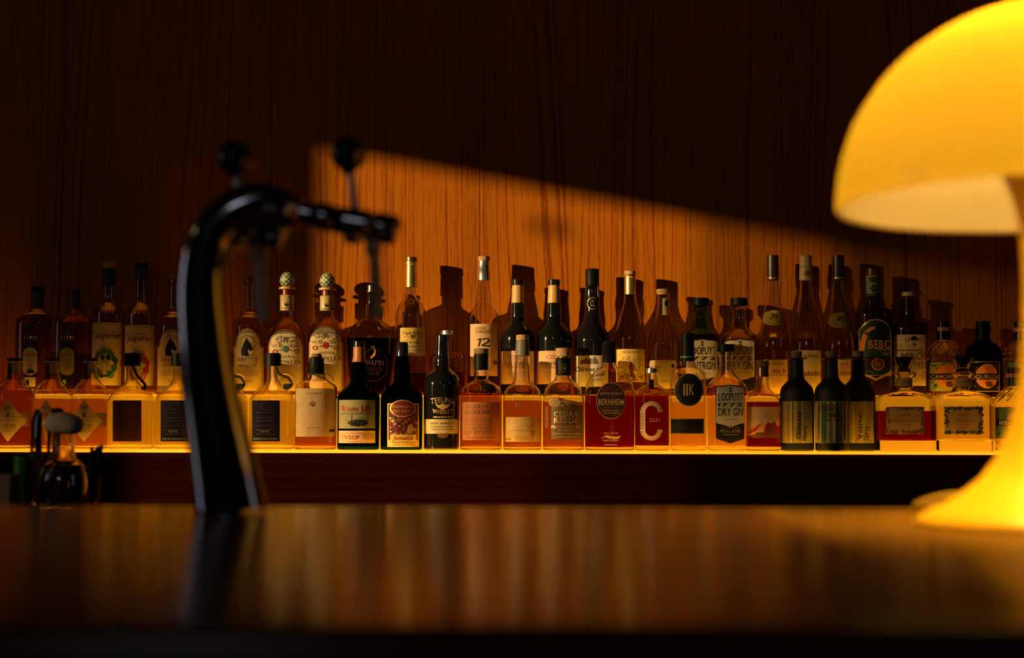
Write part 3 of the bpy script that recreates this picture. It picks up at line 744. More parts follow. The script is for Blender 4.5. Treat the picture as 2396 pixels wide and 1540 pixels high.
sg_ = tube('string', [((lambda v: (v.x-b.x0, -d_, v.z-b.z0, 1.3*b.pm))(P(x, y, b.Y))) for x, y, d_ in ((722, 876, 0.014), (738, 878, 0.02), (758, 886, 0.022), (775, 896, 0.026), (785, 908, 0.02), (788, 922, 0.012), (787, 930, 0.012))], 'leather', b.root, seg=8, sub=4)
q = P(787, 929, b.Y); lathe('string_bead', [(0, -0.005), (0.004, -0.003), (0.004, 0.003), (0, 0.005)], 'leather', sg_, seg=12, cx=q.x-b.x0, cy=-0.012, M=Matrix.Translation((0, 0, q.z-b.z0)))
# green rum 1
b = Bottle('rum_bottle', 'F', 838, [(848, 16.5), (862, 18), (880, 19), (893, 20), (902, 26), (912, 37), (922, 46), (930, 49.5), (1053, 48.5)], 'dark green rum bottle with two cream labels, red lettering and brown neck foil')
b.glass('dark_green_glass').liquid('green_spirit', 905)
b.cap('cap', [(799, 14), (812, 14.5)], 'black_gloss_cap'); b.cap('neck_foil', [(812, 14), (835, 14), (848, 16.5)], 'orange_wax', label='brown neck foil')
b.sheet('label', sh('rect', 790, 876, 936, 1003, 'teal_paper')+T('Rhum J.M', 832, 956, 13, 64, 'ink_red', True)+line(794, 969, 872, 969, 1, 'ink_blue')+scribble(800, 866, 967, 4, 'ink_grey', 0.8, 7)
    + poly([(812, 990), (820, 984), (836, 981), (854, 983), (862, 989), (855, 995), (838, 998), (822, 996)], 'ink_black')+specks(806, 868, 976, 1000, 40, 'ink_grey', 1.6)+line(823, 970, 823, 984, 2, 'ink_grey'), None)
b.sheet('lower_label', sh('rect', 789, 876, 1008, 1037, 'peach_paper')+T('VSOP', 824, 1024, 9, 36, 'ink_red', True)+dash(794, 808, [1018, 1022, 1026, 1031], 0.9, 'ink_brown')+dash(846, 872, [1017, 1022, 1027], 1.2, 'ink_brown')+dash(810, 850, [1014, 1034], 1, 'ink_brown'), None)
# green rum 2
b = Bottle('rum_bottle', 'F', 939, [(835, 15), (850, 17.5), (862, 18.5), (880, 18.5), (893, 19.5), (902, 26), (912, 37), (922, 46), (932, 49), (1053, 48.5)], 'dark green rum bottle with ornate red-and-gold picture label, between the green rum and black bottle')
b.glass('dark_green_glass').liquid('green_spirit', 915)
b.cap('cap', [(801, 13), (804, 14), (835, 15)], 'black_gloss_cap')
b.sheet('label', sh('rect', 906, 979, 944, 1046, 'yellow_paper')+sh('rect', 909, 976, 947, 1030, 'dark_red_paper')+specks(911, 974, 972, 1022, 70, 'ink_gold', 2.4)+specks(911, 974, 972, 1026, 50, 'ink_black', 3.4)+specks(911, 974, 975, 1026, 14, 'ink_red', 2.6)
    + sh('oval', 913, 972, 936, 976, 'ink_gold')+sh('oval', 915.5, 969.5, 938, 974, 'dark_red_paper')+T('COMPAGNIE', 942, 952, 5, 46, 'ink_gold')+T('DES INDES', 942, 962, 6, 44, 'ink_gold')
    + poly([(951, 1010), (955, 995), (962, 990), (966, 1002), (964, 1014), (956, 1016)], 'ink_gold')
    + sh('rect', 914, 972, 1017, 1034, 'yellow_paper')+T('Jamaica', 943, 1025, 9, 44, 'ink_red', True, shear=0.3)+dash(918, 970, [1035, 1041], 1.6, 'ink_brown'), None)
# black whiskey
b = Bottle('whiskey_bottle', 'F', 1033, [(800, 14), (830, 15.5), (845, 17), (856, 17.5), (862, 20), (870, 28), (880, 37), (892, 41.5), (902, 42.5), (960, 42), (1053, 41)], 'glossy black whiskey bottle with gold curved lettering and cream band label')
b.glass('black_bottle', hollow=False)
b.cap('cap', [(784, 12.5), (786, 13.5), (800, 14)], 'black_gloss_cap')
b.sheet('label', T('TEELING', 1036, 936, 12, 56, 'ink_gold', serif=True, arc=3)+poly([(1018, 944), (1028, 948), (1036, 944), (1044, 948), (1056, 943), (1048, 954), (1038, 958), (1037, 962), (1034, 958), (1024, 954)], 'ink_gold')+T('WHISKEY', 1036, 964, 10, 46, 'ink_gold', serif=True, arc=-2)+dash(1014, 1058, [976], 3, 'ink_gold', 3, 9), None, label='gold lettering printed on the glass')
b.sheet('band_label', sh('rect', 991, 1075, 981, 1015, 'cream_paper')+T('IRISH WHISKEY', 1036, 991, 5, 54, 'ink_brown', True)+dash(1008, 1062, [999, 1005], 2, 'ink_brown')+line(992, 984, 1074, 984, 1, 'ink_gold')+line(992, 1012, 1074, 1012, 1, 'ink_gold')+sh('point', 1024, 1048, 1016, 1026, 'ink_brown'), None)
# three monkeys
b = Bottle('whiskey_bottle', 'F', 1125, [(867, 17), (886, 17.5), (891, 21), (896, 30), (903, 40), (912, 47), (922, 49), (1053, 48.5)], 'amber whisky bottle with three small black animal figures on its shoulder')
b.glass().liquid('amber_spirit', 922)
b.cap('neck_foil', [(829, 17.5), (834, 17.5), (840, 17), (866, 17)], 'black_cap'); b.cap('stopper', [(816, 17.5), (828, 17.5)], 'dark_cork')
b.cap('collar', [(828, 15.5), (829.5, 15.5)], 'tan_foil')
b.sheet('label', sh('rect', 1082, 1169, 941, 1030, 'orange_film')+T('MONKEY', 1117, 952, 9, 50, 'ink_brown', serif=True)+T('SHOULDER', 1118, 965, 9, 62, 'ink_brown', serif=True)+dash(1086, 1150, [979, 984, 989, 994, 999, 1004], 1.1, 'ink_brown')+dash(1086, 1102, [1011, 1016], 2, 'ink_brown')+scribble(1108, 1160, 1012, 8, 'ink_brown', 0.8, 6)+dash(1088, 1164, [1025], 2, 'ink_brown'), None)
em = []
for i, (x, y) in enumerate(((1129, 903), (1138, 907), (1147, 911))):
    em += ring(x-4, y+6, 7, 8, 3, 'ink_black', 120, 400)+sh('blob', x-5, x+6, y-11, y+1, 'ink_black')+poly([(x-4, y-4), (x+8, y-5), (x+11, y+3), (x+4, y+9), (x-2, y+6)], 'ink_black')
b.sheet('emblem', em, None, label='three small black animal figures', lift=0.002)
# slender-necked scotch
b = Bottle('whiskey_bottle', 'F', 1222, [(833, 16), (850, 17.5), (875, 20.5), (893, 22), (900, 27), (907, 36), (917, 43), (930, 45.5), (1053, 44.5)], 'amber whisky bottle with long tapered neck, grey foil and pale yellow label')
b.glass().liquid('amber_spirit', 938)
b.cap('neck_foil', [(797, 15), (820, 16.5), (833, 16.5)], 'grey_foil'); b.cap('stopper', [(784, 14.5), (797, 15)], 'cork')
b.sheet('emblem', T('KG', 1213, 947, 12, 15, 'ink_brown', serif=True), None)
b.sheet('label', sh('rect', 1179, 1265, 976, 1034, 'amber_film')+T('GLENKINCHIE', 1221, 998, 10, 66, 'ink_pale', serif=True)+dash(1192, 1256, [1008], 1, 'ink_brown')+T('12', 1247, 1014, 8, 9, 'ink_brown', serif=True)+dash(1204, 1250, [1022, 1026, 1030], 0.8, 'ink_brown')+scribble(1183, 1196, 1028, 5, 'ink_brown', 0.7, 3), None)
# bourbon with taupe label
b = Bottle('bourbon_bottle', 'F', 1318, [(880, 18.5), (888, 20), (892, 25), (899, 34), (909, 41.5), (922, 46.5), (938, 48.5), (1053, 48)], 'round-shouldered bourbon bottle with taupe label, cork and black neck sleeve')
b.glass().liquid('amber_spirit', 941)
b.cap('neck_foil', [(838, 17.5), (842, 18.5), (879, 18)], 'black_cap'); b.cap('stopper', [(815, 17.5), (835, 18)], 'cork'); b.cap('collar', [(835, 14), (838, 14)], 'gold_foil')
b.sheet('emblem', ring(1321, 862, 9, 10, 0.9, 'ink_grey')+T('CR', 1321, 862, 6, 9, 'ink_gold', serif=True), None)
b.sheet('label', sh('rect', 1290, 1364, 945, 1028, 'taupe_film')+sh('blob', 1284, 1312, 930, 952, 'sand_paper')+poly([(1296, 938), (1312, 932), (1340, 938), (1362, 944), (1362, 950), (1330, 952), (1300, 951)], 'sand_paper')+poly([(1306, 930), (1320, 933), (1316, 938), (1309, 938)], 'ink_red')
    + T('CEDAR', 1325, 969, 12, 56, 'ink_gold', True, True)+T('RIDGE', 1325, 984, 12, 56, 'ink_gold', True, True)+T('PEATED BOURBON', 1324, 999, 6, 66, 'ink_gold', True, True)+T('WHISKEY', 1325, 1007, 6, 38, 'ink_gold', True, True)+dash(1294, 1356, [1015], 2.4, 'ink_pale')+dash(1302, 1346, [1022], 2, 'ink_pale'), None)
b.sheet('side_print', dash(1273, 1283, range(952, 1004, 4), 1, 'ink_pale'), None)
# flask
b = Bottle('whiskey_bottle', 'F', 1426, [(849, 17), (856, 17.5), (862, 22), (869, 33), (878, 42), (890, 50), (903, 55), (918, 58), (935, 58.5), (1053, 57.5)], 'wide red-brown flask with black cap and dark oval emblem on its shoulder', nb=3.2, depth=0.62)
b.glass().liquid('red_spirit', 926)
b.cap('cap', [(798, 16), (800, 18), (812, 18), (815, 16.5), (849, 17)], 'black_gloss_cap')
b.sheet('emblem', sh('oval', 1395, 1464, 895, 981, 'ink_gold')+sh('oval', 1396, 1463, 896.5, 979.5, 'ink_purple')+specks(1402, 1457, 904, 925, 50, 'ink_brown', 2)+specks(1402, 1457, 952, 972, 40, 'ink_brown', 2)+T('LIMITED RELEASE', 1430, 921, 5, 50, 'ink_gold', serif=True)+T('BERNHEIM', 1430, 941, 13, 60, 'ink_gold', True, True)+T('ORIGINAL', 1430, 953, 5, 34, 'ink_brown', True, True)+dash(1410, 1450, [961, 967], 1.5, 'ink_gold'), None, label='dark oval emblem with gold edge')
b.sheet('print', T('SMALL BATCH', 1429, 1014, 4.5, 33, 'ink_gold')+poly([(1404, 1027), (1414, 1021), (1419, 1018), (1430, 1021), (1442, 1022), (1452, 1020), (1449, 1026), (1438, 1028), (1424, 1026), (1416, 1023)], 'ink_gold')+T('WHEAT WHISKEY', 1429, 1031, 4.5, 37, 'ink_gold')+dash(1414, 1444, [1041], 1.6, 'ink_pale'), None)
# red C bottle
b = Bottle('gin_bottle', 'F', 1526, [(875, 13), (897, 13.5), (903, 20), (909, 30), (917, 38), (928, 40.5), (1053, 40)], 'small deep-red bottle with silver cap and large pale letter C')
b.glass(floor=0.012).liquid('red_spirit', 926)
b.cap('cap', [(862, 14.5), (874, 14.5)], 'silver_foil')
b.sheet('neck_strip', sh('rect', 1519, 1530, 888, 911, 'black_paper'), None)
cc = []
for k in range(-9, 10): pass
def cletter(cx, cy):
    out = []
    def rad(a0, a1, cyy, n):
        r = []
        for i in range(n):
            a = radians(a0+(a1-a0)*(i+0.5)/n)
            r += line(cx+15*cos(a), cyy-15*sin(a), cx+25*cos(a), cyy-25*sin(a), 2.6, 'ink_pale')
        return r
    out += rad(20, 180, cy-21, 17)+rad(180, 340, cy+21, 17)
    for i in range(11): out += line(cx-25, cy-20+i*4, cx-15, cy-20+i*4, 2.6, 'ink_pale')
    out += ring(cx, cy-21, 16, 17, 2, 'ink_pale', 10, 180)+ring(cx, cy+21, 16, 17, 2, 'ink_pale', 180, 350)+line(cx-15, cy-21, cx-15, cy+21, 2, 'ink_pale')
    out += line(cx+14, cy-24, cx+26, cy-24, 7, 'ink_pale')+line(cx+14, cy+24, cx+26, cy+24, 7, 'ink_pale')
    return out
def merge(items):
    by = {}
    for v, f, m, l in items:
        pv, pf = by.setdefault(m, ([], [])); n0 = len(pv); pv += v; pf += [tuple(n0+i for i in q) for q in f]
    return [(pv, pf, m, 0.1) for m, (pv, pf) in by.items()]
b.sheet('emblem', merge(cletter(1524, 985))+T('CLEY', 1533, 983, 8, 27, 'ink_pale'), None, label='pale ribbed letter C')
# round black medallion gin
b = Bottle('gin_bottle', 'F', 1610, [(846, 19), (858, 19), (863, 26), (868, 36), (876, 41), (884, 42), (1053, 41.5)], 'amber-lit gin bottle with round black medallion and dark green band label', nb=2.4)
b.glass(floor=0.010).liquid('pale_spirit', 941)
b.cap('cap', [(780, 16.5), (793, 16.5)], 'black_cap'); b.cap('neck_foil', [(793, 15.5), (815, 15.5), (816, 16.5), (846, 16.5)], 'black_cap'); b.cap('neck_band', [(834, 16.8), (838, 16.8)], 'green_line', label='bright green line around the neck')
b.sheet('emblem', sh('oval', 1579, 1645, 874, 951, 'ink_grey')+sh('oval', 1581, 1643, 876, 949, 'black_paper')+ring(1612, 912, 27, 32, 1, 'ink_green')+sh('rect', 1599, 1602, 899, 926, 'ink_gold')+sh('rect', 1605, 1609, 899, 926, 'ink_gold')+T('K', 1618, 912, 26, 12, 'ink_gold', True), None, label='round black medallion')
b.sheet('label', sh('rect', 1573, 1648, 980, 1015, 'ink_green')+sh('rect', 1575, 1646, 982, 1013, 'black_paper')+specks(1590, 1610, 998, 1003, 8, 'ink_green', 1.5), None)
# square gins
def gin(row, cx, label, dy, x0, x1, title, gl, liq, lev, capx, Y=None, foot=True, name='gin_bottle'):
    k = 1.0
    pr = [(824+dy, 20), (829+dy, 20.5), (834+dy, 17), (842+dy, 15.5), (855+dy, 16), (873+dy, 19.5), (884+dy, 28), (894+dy, 37), (903+dy, 44), (910+dy, 45.5), (1053 if row == 'F' else 930, 44 if row == 'F' else 42)]
    if row == 'B': pr = [(y, min(h, 41)) for y, h in pr]
    b = Bottle(name, row, cx, pr, label, nb=3.6, Y=Y)
    b.glass(gl, floor=0.010, t=0.003).liquid(liq, lev)
    b.cap('cap', [(806+dy, 20), (823.5+dy, 20.5)], 'black_cap')
    m = (x0+x1)/2; W = x1-x0
    yb = 1038 if row == 'F' else 922
    y0 = 901+dy
    def lab(t):
        l, r = SHAPES['shield'](t); return (l+0.02*t, r-0.02*t)
    it = sh(lab, x0, x1, y0, min(yb, 1038+dy), 'ink_blue')
    it += sh(lab, x0+1.6, x1-1.6, y0+1.6, y0+112, 'black_paper') if row == 'F' else []
    it += sh(lambda t: SHAPES['point'](max(0, (t-0.75)/0.25)) if t > 0.75 else SHAPES['shield'](t), x0+2, x1-2, y0+2, y0+98, 'grey_paper' if row == 'F' else 'cream_paper')
    it += line(m-4, y0+6, m+4, y0+6, 1.4, 'ink_black')+line(m-4, y0+16, m+4, y0+16, 1.4, 'ink_black')+line(m-3, y0+6, m+3, y0+16, 1.4, 'ink_black')+line(m+3, y0+6, m-3, y0+16, 1.4, 'ink_black')
    it += T('LOOPUYT', m, y0+28, 18, W*0.82, 'ink_blue')+T('1772', m, y0+46, 8, W*0.82, 'ink_blue', True)+T(title, m, y0+63, 18, W*0.82, 'ink_blue')+scribble(m-14, m+16, y0+81, 4, 'ink_grey', 0.7, 5)
    if row == 'F': it += T('SCHIEDAM', m, y0+99, 4, W*0.66, 'ink_pale')+T('HOLLAND', m, y0+107, 8, W*0.68, 'ink_gold', True)+dash(m-20, m+20, [y0+116], 2, 'ink_pale')
    b.sheet('label', it, None)
    return b
gin('F', 1700, 'square clear gin bottle with shield label, foremost of the three shield-label gins', 0, 1674, 1743, 'DRY GIN', 'clear_glass', 'pale_spirit', 905, 0)
# red mountains bottle
b = Bottle('liquor_bottle', 'F', 1786, [(882, 14.5), (905, 15), (912, 19), (920, 27), (928, 35), (937, 41), (944, 42), (1053, 41.5)], 'sloping-shoulder bottle of red liquor with cream label showing red leaf shapes')
b.glass(floor=0.010).liquid('red_spirit', 941)
b.cap('neck_foil', [(860, 14), (882, 14.5)], 'bronze_foil', label='dark bronze neck foil'); b.cap('stopper', [(844, 14.5), (860, 14.5)], 'dark_cork')
b.sheet('label', sh('rect', 1746, 1829, 952, 1025, 'peach_paper')+sh('rect', 1746, 1829, 1012, 1025, 'ink_brown')+poly([(1746, 1022), (1752, 1008), (1768, 996), (1782, 988), (1788, 992), (1780, 1006), (1764, 1018)], 'ink_orange')+poly([(1748, 1018), (1766, 1003), (1782, 990), (1770, 1008)], 'ink_red')
    + poly([(1786, 1014), (1790, 996), (1800, 986), (1812, 990), (1822, 972), (1829, 964), (1829, 1018), (1800, 1020)], 'ink_red')+poly([(1796, 1014), (1800, 998), (1812, 1004), (1816, 1014)], 'ink_brown')+T('HÉLÈNE', 1784, 986, 8, 48, 'ink_white', True), None)
# matte black trio
def matte(cx, label, word, word2, Y, shade, y0=0):
    b = Bottle('liqueur_bottle', 'F', cx, [(841, 15.5), (880, 16.5), (888, 19), (897, 27), (906, 35), (916, 38.5), (926, 39.5), (1053, 38.5)], label, Y=Y)
    b.glass('matte_black', hollow=False)
    b.cap('flange', [(838, 25), (841, 25)], 'matte_black', label='wide black disc flange'); b.cap('stopper', [(822, 13), (838, 12)], 'dark_cork')
    it = sh('rect', cx-37, cx+37, 939, 1037, 'olive_paper')
    for k in range(22):
        x = random.uniform(cx-35, cx+32); it += sh('rect', x, x+random.uniform(1, 5), 940, 1036, random.choice(['sand_paper', 'cream_paper', 'ink_green', 'olive_paper', 'ink_grey'] if shade else ['sand_paper', 'cream_paper', 'sand_paper', 'olive_paper']), 8)
    if word: it += T(word, cx+1, 995, 9, 66, 'ink_black', True, True, rot=1)+T(word2, cx+14, 1014, 9, 34, 'ink_black', True, True, rot=1)
    else: it += scribble(cx-24, cx+4, 955, 18, 'ink_blue', 1, 4)+scribble(cx-12, cx+20, 975, 22, 'ink_green', 1.2, 5)+poly([(cx+2, 975), (cx+8, 980), (cx+3, 986), (cx-2, 980)], 'ink_orange')
    b.sheet('label', it, None)
matte(1866, 'matte black stoppered bottle, leftmost of the three', 'Chinotto', 'Nero', 3.483, 0)
matte(1947, 'matte black stoppered bottle with striped green label, middle and foremost of the three', None, None, 3.4605, 1)
matte(2010, 'matte black stoppered bottle, rightmost and partly hidden of the three', 'Vetiver', 'Gris', 3.511, 0)
# rectangular liqueur decanters
def decanter(cx, label, liq, lev, word, border, gl='clear_glass'):
    b = Bottle('liqueur_decanter', 'F', cx, [(871, 24), (876, 25), (880, 21), (884, 19), (908, 20), (914, 25), (920, 38), (926, 55), (932, 64), (938, 66.5), (1053, 66)], label, nb=6, depth=0.62)
    b.glass(gl, t=0.004, floor=0.026, corner=0.003)
    b.liquid(liq, lev)
    b.cap('stopper', [(836, 25.5), (838, 26), (862, 16), (864, 13.5), (871, 16)], 'black_gloss_cap', label='black flared glass stopper')
    m, y0, y1 = cx-1, 952, 1016
    def lacy(t): w_ = 0.015+0.018*abs(sin(t*40)); return (w_, 1-w_)
    it = sh(lacy, m-46, m+46, y0, y1, 'sand_paper')+specks(m-45, m-36, y0+2, y1-2, 45, border, 3)+specks(m+36, m+45, y0+2, y1-2, 45, border, 3)+specks(m-43, m+43, y0+1, y0+7, 60, border, 3)+specks(m-43, m+43, y1-7, y1-1, 60, border, 3)
    it += scribble(m-12, m+12, 972, 6, 'ink_brown', 0.9, 4)+T(word, m, 984, 7, 60 if len(word) > 8 else 34, 'ink_brown', serif=True)+scribble(m-14, m+14, 994, 4, 'ink_brown', 0.7, 6)+dash(m-12, m+12, [1001], 1.4, 'ink_brown')
    b.sheet('label', it, None)
    b.sheet('neck_label', sh('rect', cx-18, cx+18, 884, 904, 'sand_paper')+line(cx-18, 906, cx+18, 906, 1.4, 'ink_black')+scribble(cx-10, cx+10, 894, 5, 'ink_brown', 0.7, 4), None)
decanter(2118, 'rectangular glass decanter of red liqueur with lacy label and black flared stopper', 'red_spirit', 962, 'DiMombaruzzo', 'ink_brown')
decanter(2255, 'rectangular glass decanter of clear liqueur with lacy label and black flared stopper', 'clear_spirit', 950, 'DiAnise', 'ink_green')
def crystal(row, cx, label, word, bg, fg, liq, ys, hw, capm='black_gloss_cap', glass_='clear_glass'):
    y0 = ys
    pr = [(y0+45, 17), (y0+50, 22), (y0+56, 31), (y0+66, 39), (y0+80, hw-1), (y0+95, hw), ((1053 if row == 'F' else 930), hw-0.5)]
    b = Bottle('cut_glass_bottle', row, cx, pr, label)
    b.glass(glass_, N=168, t=0.004, pattern=diamond_cut(0.0030, 7, 105, 0.004, b.zof(y0+48)), floor=0.012)
    b.liquid(liq, y0+100)
    b.cap('cap', [(y0, 16), (y0+14, 16)], capm); b.cap('collar', [(y0+14, 18), (y0+24, 18)], 'orange_wax' if glass_ == 'clear_glass' else 'black_cap'); b.cap('neck_foil', [(y0+24, 15.5), (y0+45, 16)], capm)
    a, z = (y0+93, y0+166)
    x0, x1 = (cx-31, cx+38) if row == 'B' else (cx-38, cx+38)
    it = sh('rect', x0, x1, a, z, 'ink_black')+sh('rect', x0+1.5, x1-1.5, a+1.5, z-1.5, 'ink_gold' if word == 'LIQUIRIZIA' else 'ink_grey')+sh('rect', x0+2.8, x1-2.8, a+2.8, z-2.8, bg)
    it += specks(x0+5, x1-5, a+5, z-5, 24, 'ink_green' if bg != 'black_paper' else 'ink_brown', 4)
    it += sh('oval', cx-18, cx+30, a+7, z-9, 'ink_orange' if bg != 'green_paper' else 'sand_paper')+sh('rect', x0+3, x1-3, (a+z)/2-7, (a+z)/2+7, 'ink_black')+T(word, (x0+x1)/2, (a+z)/2, 8.5, 60 if len(word) > 6 else 50, 'ink_gold', True)
    it += poly([(cx+2, z-22), (cx+12, z-24), (cx+20, z-17), (cx+14, z-11), (cx+4, z-13)], 'ink_brown')
    b.sheet('label', it, None, lift=0.0006)
crystal('F', 2376, 'diamond-cut glass bottle with green picture label in the front row by the lamp', 'BERGAMOTTO', 'green_paper', 0, 'clear_spirit', 860, 54)

# ================================================================ BACK ROW
def rutte(cx, label, gl, capm, bandm, panel, liq, lev, red, top, ctop):
    b = Bottle('genever_bottle', 'B', cx, [(724, 15), (731, 20), (738, 31), (747, 40), (757, 43.5), (800, 43.5), (930, 41)], label, nb=3.4)
    b.glass(gl).liquid(liq, lev)
    b.cap('cap', [(ctop, 14.5), (ctop+13, 15)], capm); b.cap('neck_foil', [(ctop+13, 14), (ctop+16, 14.2), (724, 15)], bandm, label='dark red neck foil')
    m = cx-9
    it = sh('taper', m-22, m+20, 770, 906, 'ink_purple')+sh('oval', m-16, m+14, 755, 783, 'ink_red')+sh('oval', m-13, m+11, 758, 780, 'ink_purple')+specks(m-7, m+5, 763, 776, 10, 'ink_grey', 2)
    it += T('RUTTE', m, 791, 8, 32, 'ink_gold', True, True)+dash(m-14, m+13, [800, 806], 0.8, 'ink_brown')+sh('stadium', m-17.5, m+15.5, 813, 879, panel)+T('GENEVER', m-1, 831, 6, 27, 'ink_brown', True)+dash(m-11, m+10, [824, 840, 845, 850, 855], 0.9, 'ink_brown')
    if red: it += dash(m-10, m+9, [858, 861], 1, 'ink_brown')+poly([(m-8, 873), (m-5, 868), (m-1, 871), (m+1, 867), (m+5, 870), (m+6, 874)], 'ink_orange')
    else: it += sh('blob', m-3.5, m+3.5, 853, 864, 'ink_grey')+sh('blob', m-2.5, m+2.5, 856, 863, 'cream_paper')+poly([(m-10, 874), (m-7, 868), (m-2, 865), (m+3, 865), (m+8, 868), (m+10, 874)], 'ink_black')
    it += sh('rect', m-13, m+12, 883, 905, 'cream_paper' if not red else 'black_paper')+sh('rect', m-11, m-3, 889, 904, 'ink_black' if not red else 'olive_paper')
    b.sheet('label', it, None)
rutte(82, 'broad clear bottle with dark tapering label and cream oval, leftmost in the back row', 'clear_glass', 'black_cap', 'dark_red_foil', 'cream_paper', 'clear_spirit', 737, False, 0, 672)
rutte(168, 'broad bottle with dark tapering label, olive panel and dark red cap', 'clear_glass', 'dark_red_foil', 'dark_red_foil', 'olive_paper', 'amber_spirit', 828, True, 0, 679)
def mezcal(cx, label, c1, top, corkm, waxm, x0, x1, ly, w0, w1):
    b = Bottle('mezcal_bottle', 'B', cx, [(w1, 13.5), (700, 14.5), (708, 18), (715, 26), (724, 33), (736, 36.5), (930, 36.5)], label)
    b.glass().liquid('clear_spirit', 770)
    b.cap('neck_foil', [(w0, 15.5), (w1, 14.5)], waxm, label='dark blue wax band'); b.cap('stopper', [(top, 16), (w0, 15)], corkm)
    m = (x0+x1)/2
    it = sh('rect', x0, x1, ly, 902, 'cream_paper')+dash(m+2, x1-4, [ly+5], 1.4, 'ink_brown')+T('el', x0+6, ly+22, 9, 6, 'ink_black', shear=0.3)+T('Jolgorio', m+3, ly+30, 15, 52, 'ink_black', shear=0.35)+T('Mezcal', m+10, ly+20, 6, 20, 'ink_brown', shear=0.3)
    c = (m-2, ly+96)
    for k in range(9):
        a = 2*pi*k/9+0.3; r = 24
        px_, py_ = c[0]+r*cos(a)*0.85, c[1]+r*sin(a)*1.15
        it += poly([(px_-13*sin(a), py_+15*cos(a)), (px_-4*sin(a)+7*cos(a), py_+4*cos(a)+8*sin(a)), (px_+9*sin(a)+3*cos(a), py_-11*cos(a)), (px_-6*cos(a), py_-6*sin(a))], c1[k % len(c1)])
    it += sh('blob', c[0]-10, c[0]+12, c[1]-24, c[1]+18, 'olive_paper')+sh('oval', c[0]-8, c[0]+1, c[1]-20, c[1]-8, 'ink_black')+sh('oval', c[0]+4, c[0]+13, c[1]-20, c[1]-8, 'ink_black')+sh('blob', c[0]-6, c[0]+7, c[1]-2, c[1]+26, 'cream_paper')+line(c[0]-3, c[1]+2, c[0]-4, c[1]+24, 1.2, 'ink_teal')+line(c[0]+3, c[1]+2, c[0]+5, c[1]+22, 1.2, 'ink_teal')
    for dx in (-20, -12, 14, 22): it += poly([(c[0]+dx*0.5, c[1]+34), (c[0]+dx, c[1]+16), (c[0]+dx*0.72, c[1]+34)], c1[0])
    it += specks(x0+5, x1-5, ly+50, 898, 26, 'ink_brown', 1.3)
    b.sheet('label', it, None)
mezcal(249, 'tall clear bottle with cork, blue wax and white label with teal plant drawing', ['ink_teal', 'ink_teal', 'ink_green'], 613, 'cork', 'blue_wax', 212, 282, 755, 631, 670)
mezcal(325, 'tall clear bottle with black stopper and white label with red flower drawing', ['ink_red', 'ink_orange', 'ink_grey', 'ink_red'], 617, 'black_cap', 'blue_wax', 289, 355, 761, 628, 655)
def horse(cx, label):
    b = Bottle('tequila_bottle', 'B', cx, [(668, 11.5), (690, 12), (722, 13), (729, 14), (741, 22), (747, 32), (756, 39), (768, 41), (930, 40)], label)
    b.glass().liquid('clear_spirit', 745)
    b.cap('stopper', [(645, 11.5), (655, 12)], 'orange_wax'); b.cap('ring', [(655, 13), (662, 13.5), (668, 12)], 'bronze_foil')
    b.cap('collar', [(730.2, 19), (733, 22), (738, 22), (740.5, 20)], 'clear_glass', label='glass collar ring around the neck')
    m = cx-2
    it = sh('arch', m-28, m+28, 769, 900, 'cream_paper')+sh('rect', m-34, m+34, 812, 915, 'cream_paper')+ring(m, 806, 27, 34, 1, 'ink_brown', 0, 180)+T('TEQUILA', m, 776, 5, 34, 'ink_brown', True, True, arc=3)
    it += sh('stadium', m-15, m+15, 786, 834, 'ink_brown')+sh('stadium', m-14, m+14, 787.5, 833, 'cream_paper')
    it += poly([(m-13, 833), (m-13, 818), (m-9, 806), (m-4, 797), (m-1, 790), (m+2, 797), (m+7, 803), (m+12, 814), (m+12, 820), (m+7, 822), (m+3, 817), (m+1, 822), (m+5, 833)], 'ink_black')
    it += T('ARETTE', m, 842, 11, 48, 'ink_brown', serif=True)+dash(m-20, m+20, [852, 857], 1.6, 'ink_brown')+dash(m-24, m+24, [868, 873, 878], 0.9, 'ink_brown')+scribble(m-6, m+12, 893, 4, 'ink_brown', 0.7, 4)+sh('rect', m-34, m-8, 906, 914, 'ink_grey')
    b.sheet('label', it, None)
horse(403, 'clear bottle with horse-head label, left of the beer tap tower')
horse(581, 'clear bottle with horse-head label, right of the beer tap tower')
def pine(b, cy, r):
    """glazed pine cone stopper: scales in relief, dark grooves between"""
    zc_ = b.zof(cy); R = r*b.pm; N, Mr = 72, 40
    vs, fs, mi = [], [], []
    def cell(u, v):
        a = u*8+v*5; c = u*8-v*5
        return min(abs(a-round(a)), abs(c-round(c)))
    for j in range(Mr+1):
        ph = -pi/2+pi*j/Mr
        for i in range(N):
            u = i/N; v = j/Mr
            d = cell(u, v); k = R*(1-0.05*(d < 0.09))
            rr = k*cos(ph)*(1-0.1*sin(ph))
            vs.append((rr*cos(2*pi*u), rr*sin(2*pi*u), zc_+k*1.05*sin(ph)))
    for j in range(Mr):
        for i in range(N):
            i2 = (i+1) % N; fs.append((j*N+i, j*N+i2, (j+1)*N+i2, (j+1)*N+i)); mi.append(1 if cell((i+0.5)/N, (j+0.5)/Mr) < 0.11 else 0)
    mk('stopper', vs, fs, ['pinecone_glaze', 'pinecone_groove'], b.root, midx=mi)['label'] = 'glazed green and white pine cone stopper'
